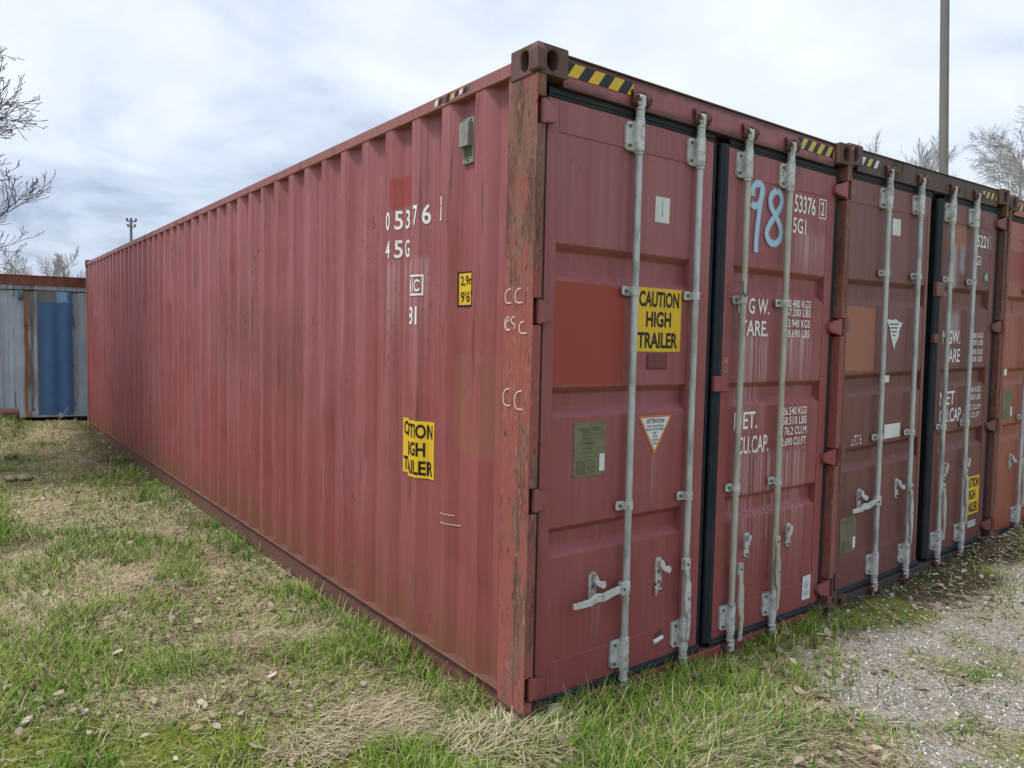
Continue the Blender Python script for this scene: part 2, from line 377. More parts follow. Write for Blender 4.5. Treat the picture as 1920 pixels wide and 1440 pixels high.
# ================================================================== CONTAINERS
W_, H_ = 2.438, 2.896
PITCHC, CREST0 = 0.2875, 0.451
def corr(y, L):
    """inward depth of the corrugated side sheet at distance y from the door end"""
    y = np.asarray(y, float)
    t = np.mod(CREST0 - y, PITCHC)
    dpt = np.interp(t, [0, .071, .076, .130, .135, .2165, .2215, .2825, .2875], [0, .0005, .003, .041, .044, .044, .041, .003, 0])
    dpt = np.where(y < .312, .044, dpt)
    return .010 + dpt
def corr_breaks(y0, y1):
    out = {y0, y1}
    k0 = int((y0 - CREST0) / PITCHC) - 2; k1 = int((y1 - CREST0) / PITCHC) + 2
    for k in range(k0, k1 + 1):
        for t in (0, .071, .076, .130, .135, .2165, .2215, .2825):
            q = CREST0 + k * PITCHC - t
            if y0 < q < y1: out.add(round(q, 6))
    return sorted(out)
def dent(y, z):
    y = np.asarray(y, float); z = np.asarray(z, float)
    q = (fbm(y * 1.0, z * .5, 1.1, 5, 2) - .5) * .018 + (fbm(y, z, 4.2, 31, 2) - .5) * .006
    q = q + .020 * np.exp(-((y - .355) / .035) ** 2 - ((z - .5) / .11) ** 2)
    q = q + .018 * np.exp(-((y - 2.45) / .05) ** 2 - ((z - .75) / .10) ** 2) + .02 * np.exp(-((y - 3.6) / .06) ** 2 - ((z - .5) / .12) ** 2)
    q = q + .016 * np.exp(-((y - 5.2) / .08) ** 2 - ((z - .6) / .1) ** 2)
    for (a, c, sy_, sz_, k) in ((1.55, .95, .05, .09, .014), (2.1, 1.25, .05, .16, -.010), (2.75, .45, .06, .10, .018), (3.2, .62, .05, .07, .014), (4.3, .8, .08, .14, .016), (1.9, 2.05, .05, .12, .010), (2.5, 1.9, .05, .2, .010), (6.2, .7, .1, .2, .02), (.62, .62, .04, .08, .010), (.9, .35, .06, .06, .012), (1.3, .55, .05, .09, .010), (3.7, 1.7, .06, .25, .012), (7.5, 1.0, .1, .25, .02)):
        q = q + k * np.exp(-((y - a) / sy_) ** 2 - ((z - c) / sz_) ** 2)
    return q * ss(.16, .45, z) * ss(2.8, 2.5, z)

def side_wall(root, mat, L, mirror=False, fine=True):
    ys = corr_breaks(.195, L - .17); zs = np.linspace(.158, 2.815, 40 if fine else 3)
    Y, Z = np.meshgrid(ys, zs, indexing='ij'); X = corr(Y, L) + (dent(Y, Z) if fine else 0)
    if mirror: X = W_ - X
    nz = len(zs); V = np.stack([X, Y, Z], -1).reshape(-1, 3)
    b = MB(); b.v = [tuple(p) for p in V]
    b.f = [(i * nz + j, (i + 1) * nz + j, (i + 1) * nz + j + 1, i * nz + j + 1) for i in range(len(ys) - 1) for j in range(nz - 1)]
    b.m = [0] * len(b.f)
    o = b.build('side_wall', mat, root, smooth=True, crease=9)
    return o

def casting(root, x0, y0, z0, mat, sx=1, sy=1):
    """corner casting with the oval holes of its outer faces; x0,y0 the outer corner, sx/sy point inwards"""
    b = MB(); a, c, h = .162, .178, .118
    def face(o, u, v, wu, wv, ru, rv, inn):
        o = Vector(o); u = Vector(u); v = Vector(v); inn = Vector(inn); n = 24
        rim, out = [], []
        cx, cy = wu / 2, wv / 2
        for i in range(n):
            an = 2 * math.pi * (i + .5) / n; ca, sa = math.cos(an), math.sin(an)
            k = ru if rv > ru else rv; q = max(0, rv - ru)
            rim.append((cx + ru * ca, cy + ru * sa + (q if sa > 0 else -q)))
            s_ = min(cx / max(abs(ca), 1e-6), cy / max(abs(sa), 1e-6)); out.append((cx + s_ * ca, cy + s_ * sa))
        # snap the nearest outline points to the rectangle's corners
        for corner in ((0, 0), (wu, 0), (wu, wv), (0, wv)):
            i = min(range(n), key=lambda k: (out[k][0] - corner[0]) ** 2 + (out[k][1] - corner[1]) ** 2); out[i] = corner
        P = lambda q: o + u * q[0] + v * q[1]
        vs = [P(q) for q in out] + [P(q) for q in rim] + [P(q) + inn for q in rim]
        fs = [(i, (i + 1) % n, n + (i + 1) % n, n + i) for i in range(n)] + [(n + i, n + (i + 1) % n, 2 * n + (i + 1) % n, 2 * n + i) for i in range(n)]
        b.add(vs, fs); b.add([P(q) + inn for q in rim], [tuple(range(n))], 0)
    x1, y1, z1 = x0 + sx * a, y0 + sy * c, z0 + h
    face((x0, y0, z0), (sx, 0, 0), (0, 0, 1), a, h, .030, .041, (0, sy * .085, 0))
    face((x0, y0, z0), (0, sy, 0), (0, 0, 1), c, h, .026, .043, (sx * .085, 0, 0))
    b.add([(x1, y0, z0), (x1, y1, z0), (x1, y1, z1), (x1, y0, z1)], [(0, 1, 2, 3)])
    b.add([(x0, y1, z0), (x1, y1, z0), (x1, y1, z1), (x0, y1, z1)], [(0, 1, 2, 3)])
    b.add([(x0, y0, z1), (x1, y0, z1), (x1, y1, z1), (x0, y1, z1)], [(0, 1, 2, 3)])
    b.add([(x0, y0, z0), (x1, y0, z0), (x1, y1, z0), (x0, y1, z0)], [(0, 1, 2, 3)])
    return b.build('corner_casting', mat, root, merge=True, bevel=.007, seg=3)

HZ = (2.633, 1.818, 1.027, .215)       # hinge heights
def front_post(root, mat, mirror):
    fx = (lambda x: W_ - x) if mirror else (lambda x: x)
    b = MB()
    def bx(x0, x1, y0, y1, z0, z1):
        a, c = sorted((fx(x0), fx(x1))); b.box(a, c, y0, y1, z0, z1)
    bx(.004, .050, .078, .196, .116, 2.78); bx(.0042, .0105, .0035, .078, .118, 2.778)
    cuts = [.116] + sum([[z - .056, z + .056] for z in sorted(HZ)], []) + [2.78]
    for i in range(0, len(cuts), 2): bx(.004, .052, .003, .078, cuts[i], cuts[i + 1])
    bx(.010, .044, .196, .206, .16, 2.80)      # lip towards the side sheet
    return b.build('corner_post', mat, root, bevel=.007, seg=2)

def hinge(door, z, mat, mirror):
    fx = (lambda x: W_ - x) if mirror else (lambda x: x)
    b = MB()
    b.tube([(fx(.050), .016, z - .050), (fx(.050), .016, z + .050)], .0150, 14)
    b.box(*sorted((fx(.044), fx(.060))), .02, .07, z - .044, z + .044)
    pts = [(fx(.050), .001, z - .043), (fx(.070), -.004, z - .044), (fx(.118), .018, z - .032), (fx(.134), .026, z - .018), (fx(.136), .027, z + .016), (fx(.118), .018, z + .028), (fx(.070), -.004, z + .042), (fx(.050), .001, z + .043)]
    b.prism(pts, (0, .026, 0))
    return b.build('hinge', mat, door, bevel=.004)

def door_leaf(root, x0, x1, xa, xb, mats, recess, ztop, zbot, ztl, zbl):
    """mats: (frame paint, panel paint). returns the door (its frame is the mesh)"""
    b = MB(); y0, y1 = .05, .105
    b.box(x0, xa, y0, y1, zbot, ztop); b.box(xb, x1, y0, y1, zbot, ztop)
    b.box(xa, xb, y0 + .0005, y1, ztl, ztop); b.box(xa, xb, y0 + .0005, y1, zbot, zbl)
    d = b.build('door', mats[0], root, bevel=.003)
    # pressed panel
    prof = [(ztl, 0)]
    for zt, zb in recess: prof += [(zt, 0), (zt - .006, .004), (zt - .030, .036), (zt - .036, .038), (zb + .044, .038), (zb + .038, .036), (zb + .004, .003), (zb, 0)]
    prof += [(zbl, 0)]
    xs = np.linspace(xa, xb, 9); zz = []; dd = []
    for (za, da), (zb_, db) in zip(prof[:-1], prof[1:]):
        n = max(1, int((za - zb_) / .12))
        for i in range(n): zz.append(za + (zb_ - za) * i / n); dd.append(da + (db - da) * i / n)
    zz.append(prof[-1][0]); dd.append(0)
    p = MB(); nz = len(zz)
    for x in xs:
        for z, q in zip(zz, dd):
            bow = .006 * (float(fbm(x, z, 1.7, 77, 2)) - .5) * min(1, 8 * (x - xa), 8 * (xb - x)) * min(1, 6 * (ztl - z), 6 * (z - zbl))
            p.v.append((x, .054 + q + bow, z))
    p.f = [(i * nz + j, (i + 1) * nz + j, (i + 1) * nz + j + 1, i * nz + j + 1) for i in range(len(xs) - 1) for j in range(nz - 1)]; p.m = [0] * len(p.f)
    p.build('door_panel', mats[1], d, smooth=True, crease=14)
    return d

def gasket_strip(door, a, c, r=.02, ridge='z'):
    """ridged rubber seal between two points (axis aligned)"""
    b = MB(); a = Vector(a); c = Vector(c)
    horiz = abs(a.x - c.x) > abs(a.z - c.z); off = Vector((0, 0, 1)) if horiz else Vector((1, 0, 0))
    for k, rr, yy in ((-1, .55, 0), (0.05, .5, -.006), (1, .55, 0)):
        o = off * (k * r * .62) + Vector((0, yy, 0)); b.tube([a + o, c + o], r * rr, 10)
    lo = a - off * r * .9; hi = c + off * r * .9
    b.box(min(lo.x, hi.x), max(lo.x, hi.x), a.y + .002, a.y + .03, min(lo.z, hi.z), max(lo.z, hi.z))
    return b.build('gasket', M['gasket'], door, smooth=True)

def locking_rod(door, x, mats, z0=.12, z1=2.775, guides=(1.935, .94), plain=False, top=(2.565, 2.70), bot=(.162, .30), turn=0.0):
    rodm, brk = mats; yc = .018
    b = MB(); b.tube([(x, yc, z0 + .06), (x, yc, z1 - .06)], 0.0165, 16)
    b.build('locking_rod', rodm, door, smooth=True)
    for (za, zb, up) in ((top[0], top[1], 1), (bot[0], bot[1], -1)):
        k = MB()
        k.tube([(x, yc, za), (x, yc, zb)], .0235, 20); k.box(x - .0232, x + .0232, yc, .046, za + .001, zb - .001)
        k.tube([(x, yc, za - .014), (x, yc, za - .002)], .0215, 18); k.tube([(x, yc, zb + .002), (x, yc, zb + .014)], .0215, 18)
        pts = [(x - .068, .036, za + .016), (x - .058, .036, za + .004), (x - .01, .036, za + .002), (x - .01, .036, zb - .002), (x - .058, .036, zb - .004), (x - .068, .036, zb - .016)]
        k.prism(pts, (0, .013, 0))
        k.box(x + .01, x + .036, .030, .048, za + .004, zb - .004)
        for zz in (za + .024, zb - .024):
            k.tube([(x - .044, .037, zz), (x - .044, .028, zz)], .0075, 8, 1); k.tube([(x + .0245, .008, zz), (x + .0275, .004, zz)], .006, 8, 1)
        k.build('rod_bracket', [brk, M['bolt']], door, smooth=True)
        # cam end
        c = MB(); zc = zb + .014 if up > 0 else za - .014; s = up
        c.tube([(x, yc, zc), (x, yc, zc + s * .036)], .0195, 16); c.tube([(x, yc, zc + s * .034), (x, yc, zc + s * .041)], .0235, 16); c.tube([(x, yc, zc + s * .041), (x, yc, zc + s * .054)], [.022, .014], 16)
        c.box(x - .006, x + .018, yc - .018, yc + .016, *sorted((zc + s * .05, zc + s * .098)))
        c.tube([(x - .024, yc - .004, zc + s * .064), (x + .02, yc - .004, zc + s * .064)], [.008, .013], 10)
        c.tube([(x - .02, yc - .006, zc + s * .092), (x + .02, yc - .006, zc + s * .092)], [.010, .011], 10)
        c.build('rod_cam', brk, door, bevel=.002)
    for zg in guides:
        g = MB()
        arc = [(x + .0215 * math.cos(a_), yc - .0215 * math.sin(a_)) for a_ in np.linspace(0, math.pi, 11)]
        inn = [(x + .0178 * math.cos(a_), yc - .0178 * math.sin(a_)) for a_ in np.linspace(0, math.pi, 11)][::-1]
        ring = [(p, q, zg - .020) for p, q in arc + inn]
        n = 11
        for i in range(n - 1):
            pa, pb = arc[i], arc[i + 1]; qa, qb = inn[n - 1 - i], inn[n - 2 - i]
            g.add([(pa[0], pa[1], zg - .02), (pb[0], pb[1], zg - .02), (qb[0], qb[1], zg - .02), (qa[0], qa[1], zg - .02), (pa[0], pa[1], zg + .02), (pb[0], pb[1], zg + .02), (qb[0], qb[1], zg + .02), (qa[0], qa[1], zg + .02)],
                  [(0, 1, 2, 3), (7, 6, 5, 4), (0, 4, 5, 1), (2, 6, 7, 3)])
        g.box(x - .0215, x - .0178, yc, .049, zg - .02, zg + .02); g.box(x + .0178, x + .0215, yc, .049, zg - .02, zg + .02)
        pts = [(x - .064, .034, zg - .014), (x - .056, .034, zg - .021), (x - .018, .034, zg - .021), (x - .018, .034, zg + .021), (x - .056, .034, zg + .021), (x - .064, .034, zg + .014)]
        g.prism(pts, (0, .006, 0)); g.tube([(x - .042, .040, zg), (x - .042, .05, zg)], .009, 8)
        g.box(x + .0215, x + .045, .034, .040, zg - .02, zg + .02)
        g.tube([(x - .042, .034, zg), (x - .042, .026, zg)], .008, 8, 1)
        g.build('rod_guide', [M['zinc'], M['bolt']], door, smooth=True)

def keeper(root, x, z, mat):
    b = MB()
    for s in (-1, 1):
        c = x + s * .037
        b.tube([(c, .028, z - .028), (c + s * .004, .010, z - .022), (c + s * .006, .002, z), (c + s * .004, .010, z + .022), (c, .028, z + .028)], [.012, .013, .014, .013, .012], 8)
    b.box(x - .055, x + .055, .024, .034, z - .034, z + .034)
    return b.build('cam_keeper', mat, root, smooth=True)

def flatbar(b, pts, w_, t, m=0):
    """flat bar in the door plane: pts with half-widths list w_, thickness t along y"""
    pts = [Vector(p) for p in pts]; n = len(pts); vs = []
    for i, p in enumerate(pts):
        d_ = pts[min(i + 1, n - 1)] - pts[max(i - 1, 0)]; nrm = Vector((-d_.z, 0, d_.x)).normalized() * w_[i]
        vs += [p + nrm, p - nrm, p - nrm + Vector((0, t, 0)), p + nrm + Vector((0, t, 0))]
    fs = [(4 * i + j, 4 * i + (j + 1) % 4, 4 * i + 4 + (j + 1) % 4, 4 * i + 4 + j) for i in range(n - 1) for j in range(4)]
    fs += [(3, 2, 1, 0), tuple(4 * (n - 1) + j for j in range(4))]
    b.add(vs, fs, m)

def handle_out(door, x, z, mat):
    """handle swung to the left, lying in its catch"""
    b = MB()
    flatbar(b, [(x - .03, -.004, z + .002), (x - .10, -.010, z - .002), (x - .17, -.016, z - .012), (x - .22, -.018, z - .006), (x - .25, -.014, z - .022), (x - .345, -.006, z - .026)],
            [.017, .017, .019, .020, .016, .013], .012)
    b.box(x - .052, x + .004, -.008, .020, z - .030, z + .030)
    b.tube([(x - .034, -.009, z - .002), (x - .034, -.013, z - .002)], .008, 10, 1)
    return b.build('door_handle', [mat, M['bolt']], door, bevel=.003)
def handle_hang(door, x, z, mat, side=0.0):
    """handle hanging down along its rod"""
    b = MB(); y = -.010
    cx = x + side
    b.box(cx - .018, cx + .022, -.004, .022, z - .035, z + .025)
    b.tube([(cx, -.006, z - .004), (cx, -.012, z - .004)], .007, 10, 1)
    flatbar(b, [(cx, y, z - .02), (cx - .002, y - .004, z - .08), (cx + .004, y - .004, z - .11), (cx - .004, y - .008, z - .17), (cx + .003, y - .006, z - .24), (cx + .016, y - .004, z - .27), (cx + .012, y, z - .40)],
            [.013, .012, .018, .021, .019, .013, .012], .012)
    b.tube([(cx, y - .010, z - .175), (cx, y + .004, z - .175)], .006, 8, 1)
    return b.build('door_handle', [mat, M['bolt']], door, bevel=.003)
def catch(door, x, z, mat, flip=1):
    """slotted back plate with a swivelling latch"""
    b = MB()
    n = 10; out = [(x + .021 * math.cos(a_), z + .048 + .021 * math.sin(a_)) for a_ in np.linspace(0, math.pi, n)] + [(x + .021 * math.cos(a_), z - .048 + .021 * math.sin(a_)) for a_ in np.linspace(math.pi, 2 * math.pi, n)]
    b.prism([(p, .042, q) for p, q in out], (0, .011, 0))
    flatbar(b, [(x - .002, .022, z + .046), (x + .012 * flip, .016, z + .018), (x + .050 * flip, .014, z + .004)], [.016, .012, .018], .009)
    b.tube([(x, .020, z + .048), (x, .048, z + .048)], .012, 10); b.tube([(x + .042 * flip, .012, z + .006), (x + .042 * flip, .026, z + .006)], .016, 10)
    b.tube([(x, .040, z + .0), (x, .0418, z + .0)], .010, 10, 1)
    b.tube([(x, .036, z - .052), (x, .045, z - .052)], .008, 8, 1)
    return b.build('handle_catch', [mat, M['bolt']], door, bevel=.002)

# flat things on a door: everything at real size on the panel, a millimetre or two proud
def door_flat(name, door, items, mats):
    """items: ('rect',x0,x1,z0,z1,y,m) ('poly',[(x,z)],y,m) ('text',s,x,z,w,h,y,m,bold)"""
    b = MB()
    for it in items:
        if it[0] == 'rect': _, x0, x1, z0, z1, y, m = it; b.add([(x0, y, z0), (x1, y, z0), (x1, y, z1), (x0, y, z1)], [(0, 1, 2, 3)], m)
        elif it[0] == 'poly': _, p, y, m = it; b.add([(q[0], y, q[1]) for q in p], [tuple(range(len(p)))], m)
        else:
            _, s, x, z, w2, h2, y, m, bold = it; v, f = text2d(s, w2, h2, bold); b.add([(x + q[0], y, z + q[1]) for q in v], f, m)
    o = b.build(name, mats, door); return o

def ribbon(pts, wd, plane, a0=0.0):
    """painted stroke with an 'edge' attribute fading at both sides. plane(u,v,k) -> point"""
    P = [Vector((p[0], p[1])) for p in pts]
    for _ in range(2):                                    # round the corners off
        Q = [P[0]]
        for a, c in zip(P[:-1], P[1:]): Q += [a * .75 + c * .25, a * .25 + c * .75]
        P = Q + [P[-1]]
    n = len(P); vs, fs, ed = [], [], []
    for i, p in enumerate(P):
        d_ = (P[min(i + 1, n - 1)] - P[max(i - 1, 0)]).normalized(); nr = Vector((-d_.y, d_.x)); e_ = 0 if i in (0, n - 1) else 1
        for s, ev in ((-1, 0), (-.38, .95), (.38, .95), (1, 0)):
            q = p + nr * s * wd; vs.append(plane(q.x, q.y, a0 + i * 6e-5)); ed.append(ev * e_)
    for i in range(n - 1):
        for j in range(3): fs.append((4 * i + j, 4 * i + j + 1, 4 * i + 5 + j, 4 * i + 4 + j))
    return vs, fs, ed
def strokes(name, parent, mat, lines, wd, plane, fade=True):
    V, F, E_ = [], [], []
    for k, l in enumerate(lines):
        v, f, e_ = ribbon(l, wd, plane, k * .0012); o = len(V); V += v; F += [tuple(o + i for i in q) for q in f]; E_ += e_
    me = bpy.data.meshes.new(name); me.from_pydata([tuple(p) for p in V], [], F)
    me.attributes.new('edge', 'FLOAT', 'POINT').data.foreach_set('value', E_); me.materials.append(mat)
    o = bpy.data.objects.new(name, me); COL.objects.link(o); o.parent = parent; return o

# flat things on the corrugated wall: cut along the folds and laid on them
def wall_flat(name, wall, items, mats, L=12.192):
    b = MB()
    for it in items:
        if it[0] == 'rect': _, u0, u1, z0, z1, off, m = it; v = [(u0, z0), (u1, z0), (u1, z1), (u0, z1)]; f = [(0, 1, 2, 3)]
        elif it[0] == 'text': _, s, u, z, w2, h2, off, m, bold = it; v, f = text2d(s, w2, h2, bold); v = [(u - q[0], z + q[1]) for q in v]
        bm = bmesh.new(); bv = [bm.verts.new((0, q[0], q[1])) for q in v]
        for q in f:
            try: bm.faces.new([bv[i] for i in q])
            except ValueError: pass
        ys = [q[0] for q in v]
        for yb in corr_breaks(min(ys) - .001, max(ys) + .001)[1:-1]:
            bmesh.ops.bisect_plane(bm, geom=bm.verts[:] + bm.edges[:] + bm.faces[:], plane_co=(0, yb, 0), plane_no=(0, 1, 0), dist=1e-6)
        zs = [q[1] for q in v]
        for zb in np.arange(math.floor(min(zs) / .07) * .07, max(zs), .07)[1:]:
            bmesh.ops.bisect_plane(bm, geom=bm.verts[:] + bm.edges[:] + bm.faces[:], plane_co=(0, 0, zb), plane_no=(0, 0, 1), dist=1e-6)
        bm.verts.ensure_lookup_table()
        vv = [(float(corr(p.co.y, L) + dent(p.co.y, p.co.z)) - off, p.co.y, p.co.z) for p in bm.verts]
        for i, p in enumerate(bm.verts): p.index = i
        b.add(vv, [tuple(p.index for p in q.verts) for q in bm.faces], m); bm.free()
    return b.build(name, mats, wall)

def hazard(name, parent, x0, x1, z0, z1, y, first, pitch, mats, drop=()):
    """diagonal warning stripes on a header"""
    b = MB(); b.add([(x0, y, z0), (x1, y, z0), (x1, y, z1), (x0, y, z1)], [(0, 1, 2, 3)], 0)
    h = z1 - z0; k = 0; x = x0 + first
    while x < x1:
        a = [(x, z0), (x + pitch * .5, z0), (x + pitch * .5 + h * .75, z1), (x + h * .75, z1)]
        a = [(min(max(p, x0), x1), q) for p, q in a]
        if k not in drop and a[1][0] - a[0][0] > .004: b.add([(p, y - .0015, q) for p, q in a], [(0, 1, 2, 3)], 1 + (k % (len(mats) - 1)))
        x += pitch; k += 1
    return b.build(name, mats, parent)

def container(name, loc, rot, L, pal, doors, wall_fine=False, rods=(), guides=(1.935, .94), hinge_z=HZ):
    root = empty(name, loc, rot)
    wl = side_wall(root, pal['wall'], L, fine=wall_fine); side_wall(root, pal['wall'], L, mirror=True, fine=False)
    for mir in (False, True): front_post(root, pal['post'], mir)
    for (x0, sx) in ((.0, 1), (W_, -1)):
        for (y0, sy) in ((0, 1), (L, -1)):
            for z0 in (0, H_ - .118): casting(root, x0, y0, z0, pal['cast'], sx, sy)
    for x0 in (0, 1):
        f = (lambda a, c: (W_ - c, W_ - a)) if x0 else (lambda a, c: (a, c))
        MB().box(*f(.006, .062), .178, L - .178, 2.805, 2.862).build('top_rail', pal['rail'], root, bevel=.004)
        r = MB().box(*f(.003, .070), .178, L - .178, .150, .1585); r.box(*f(.022, .052), .178, L - .178, .012, .150); r.box(*f(.022, .12), .178, L - .178, .004, .012)
        r.build('bottom_rail', pal.get('foot', pal['rail']), root, bevel=.004)
        MB().box(*f(.008, .06), L - .17, L - .004, .118, H_ - .118).build('corner_post', pal['post'], root, bevel=.004)
    # corrugated roof and front end
    b = MB(); ys = np.arange(.12, L - .1, .1045); prof = [0, 0, .02, .02]
    v = [(x, y, 2.848 + prof[i % 4]) for i, y in enumerate(ys) for x in (.06, W_ - .06)]
    b.add(v, [(2 * i, 2 * i + 1, 2 * i + 3, 2 * i + 2) for i in range(len(ys) - 1)]); b.build('roof', pal['rail'], root)
    b = MB(); xs = np.arange(.06, W_ - .05, .06); prof = [0, 0, .045, .045]
    v = [(x, L - .02 - prof[i % 4], z) for i, x in enumerate(xs) for z in (.10, 2.84)]
    b.add(v, [(2 * i, 2 * i + 1, 2 * i + 3, 2 * i + 2) for i in range(len(xs) - 1)]); b.build('end_wall', pal['wall'], root)
    # door frame
    MB().box(.163, W_ - .163, .030, .115, 2.756, 2.882).box(.163, W_ - .163, .022, .125, 2.882, 2.890).box(.05, W_ - .05, .112, .13, 2.70, 2.80).build('door_header', pal['header'], root, bevel=.003)
    s = MB().box(.163, W_ - .163, .034, .115, .010, .085); s.box(.30, .52, .020, .036, .0, .012); s.build('door_sill', pal['sill'], root, bevel=.003)
    b = MB().box(.05, W_ - .05, .118, .125, .08, 2.75); b.build('dark_gap_sheet', M['gasket'], root)  # added dark sheet, stands in for the shaded interior behind the door gap
    out = []
    for D in doors:
        d = door_leaf(root, D['x0'], D['x1'], D['xa'], D['xb'], D['mats'], D['rec'], 2.712, .130, D['ztl'], D['zbl'])
        gasket_strip(d, (D['x0'], .058, 2.733), (D['x1'], .058, 2.733), .021); gasket_strip(d, (D['x0'] - .02, .060, .106), (D['x1'] + .02, .060, .106), .022)
        for ga, gb in D['gask']: gasket_strip(d, ((ga + gb) / 2, .062, .12), ((ga + gb) / 2, .062, 2.72), (gb - ga) / 2)
        for z in hinge_z: hinge(d, z, pal['hinge'], D['mirror'])
        out.append(d)
    for i, x in enumerate(rods):
        locking_rod(out[0 if i < 2 else 1], x, pal['rods'][i], guides=guides)
        keeper(root, x, 2.80, M['keeper']); keeper(root, x, .055, M['keeper'])
    return root, wl, out

REC1 = [(2.118, 1.957), (1.50, 1.366), (.885, .747)]
M['foot'] = paint('rusty_bottom_rail_paint', (.165, .070, .058), (.20, .088, .072), chalk=.2, rust=.42, streak=.4, chips=.9, seed=9.5, rustcol=(.085, .048, .033), rough=.7)
palette1 = dict(foot=M['foot'], wall=M['wall'], post=M['post'], cast=M['cast'], rail=M['rail'], header=M['header'], sill=M['frame'], hinge=M['frame'],
                rods=[(M['galv'], M['zinc']), (M['galv'], M['zinc']), (M['galv_y'], M['zinc']), (M['galv_y'], M['zinc'])])
c1, wall1, (dl, dr) = container('shipping_container', (0, 0, 0), (0, 0, 0), 12.192, palette1,
    [dict(x0=.10, x1=1.187, xa=.163, xb=1.036, mats=(M['frame'], M['door_l']), rec=REC1, ztl=2.577, zbl=.283, gask=[(.062, .10), (1.187, 1.215)], mirror=False),
     dict(x0=1.312, x1=2.338, xa=1.387, xb=2.262, mats=(M['frame'], M['door_r']), rec=REC1, ztl=2.577, zbl=.283, gask=[(1.25, 1.312), (2.338, 2.376)], mirror=True)],
    wall_fine=True, rods=(.616, 1.045, 1.432, 1.816))
tag(c1, 'long maroon shipping container with blue sprayed 98 on its door, open grass along its side', 'container', 'shipping containers in the row')

# --- left door hardware and stickers
handle_out(dl, .616, .556, M['zinc']); catch(dl, .425, .583, M['zinc']); catch(dl, .872, .578, M['zinc'])
handle_hang(dl, 1.045, .60, M['zinc'], -.012)
MB().tube([(.862, .05, .455), (.852, .040, .50), (.868, .036, .515)], [.008, .010, .006], 8).tube([(.855, .040, .49), (.895, .044, .487)], [.008, .004], 6).build('broken_bracket', M['galv'], dl, smooth=True)
YP = .0515
def caution(door, x0, x1, z0, z1, y):
    w2 = x1 - x0; h2 = z1 - z0
    it = [('rect', x0, x1, z0, z1, y, 0)]
    for s, a, c, zf in (('CAUTION', .06, .88, .70), ('HIGH', .22, .55, .385), ('TRAILER', .05, .88, .055)):
        it.append(('text', s, x0 + a * w2, z0 + zf * h2, c * w2, .25 * h2, y - .0012, 1, .03))
    return door_flat('caution_sticker', door, it, [M['yellow'], M['black']])
caution(dl, .662, .982, 1.658, 1.960, YP)
door_flat('serial_label', dl, [('rect', .748, .888, 1.573, 1.648, YP, 0)] + [('rect', .758, .878, 1.584 + i * .011, 1.588 + i * .011, YP - .001, 1) for i in range(6)], [M['darkmaroon'], M['frame']])
door_flat('white_sticker', dl, [('rect', .772, .872, 2.272, 2.392, YP, 0), ('rect', .820, .8225, 2.31, 2.37, YP - .001, 1), ('rect', .818, .8245, 2.305, 2.313, YP - .001, 1)], [M['white'], M['bolt']])
ax0, ax1, az1, az0 = .700, .940, 1.350, 1.155
lines = [('ATTENTION', .125, 1.312, .022, .012), ('THIS CONTAINER', .118, 1.293, .011, 0), ('MUST BE REPAIRED', .128, 1.277, .011, 0), ('ONLY', .036, 1.260, .011, 0), ('WITH', .034, 1.243, .011, 0), ('CORTEN', .054, 1.226, .011, 0), ('STEEL', .036, 1.209, .011, 0)]
cx = (ax0 + ax1) / 2
door_flat('repair_notice_sticker', dl, [('poly', [(ax0, az1), (cx, az0), (ax1, az1)], YP, 2), ('poly', [(ax0 + .018, az1 - .010), (cx, az0 + .024), (ax1 - .018, az1 - .010)], YP - .001, 0)] +
          [('text', s, cx - w2 / 2, z, w2, h2, YP - .002, 1, b_) for s, w2, z, h2, b_ in lines], [M['white'], M['black'], M['orangeink']])
def plate(door, x0, x1, z0, z1, y, white=True):
    b = MB(); b.box(x0, x1, y - .004, y + .001, z0, z1)
    yt = y - .0052
    for i, (w2, zz) in enumerate(((.75, .93), (.62, .895))):
        v, f = text2d(('APPROVED FOR TRANSPORT', 'UNDER CUSTOMS SEAL')[i], w2 * (x1 - x0), .026 * (z1 - z0)); b.add([(x0 + (1 - w2) / 2 * (x1 - x0) + q[0], yt, z0 + zz * (z1 - z0) - .012 + q[1]) for q in v], f, 1)
    rr = random.Random(5)
    def bar(u0, u1, v0, h=.008): b.add([(x0 + u0 * (x1 - x0), yt, z0 + v0 * (z1 - z0)), (x0 + u1 * (x1 - x0), yt, z0 + v0 * (z1 - z0)), (x0 + u1 * (x1 - x0), yt, z0 + (v0 + h) * (z1 - z0)), (x0 + u0 * (x1 - x0), yt, z0 + (v0 + h) * (z1 - z0))], [(0, 1, 2, 3)], 1)
    for v0 in (.80, .765, .70, .62, .60, .52, .44, .36, .30): bar(.12 + .2 * rr.random(), .45 + .4 * rr.random(), v0)
    for i in range(6): bar(.08, .36, .05 + i * .042, .016); bar(.42, .7, .06 + i * .042, .006)
    for u, v0 in ((.03, .97), (.5, .97), (.95, .97), (.03, .5), (.95, .5), (.03, .03), (.95, .03)):
        b.tube([(x0 + u * (x1 - x0), y - .003, z0 + v0 * (z1 - z0)), (x0 + u * (x1 - x0), y - .007, z0 + v0 * (z1 - z0))], .0035, 6, 3)
    if white: b.add([(x0 + a * (x1 - x0), yt - .001, z0 + c * (z1 - z0)) for a, c in ((.80, .08), (.97, .08), (.97, .40), (.80, .40))], [(0, 1, 2, 3)], 2)
    return b.build('data_plate', [M['plate'], M['plateink'], M['white'], M['bolt']], door)
plate(dl, .294, .489, 1.094, 1.338, .0545)
b = MB(); b.tube([(.852, .046, .222), (.915, .044, .236)], [.012, .010], 10); b.build('torn_sticker', M['white'], dl, smooth=True)
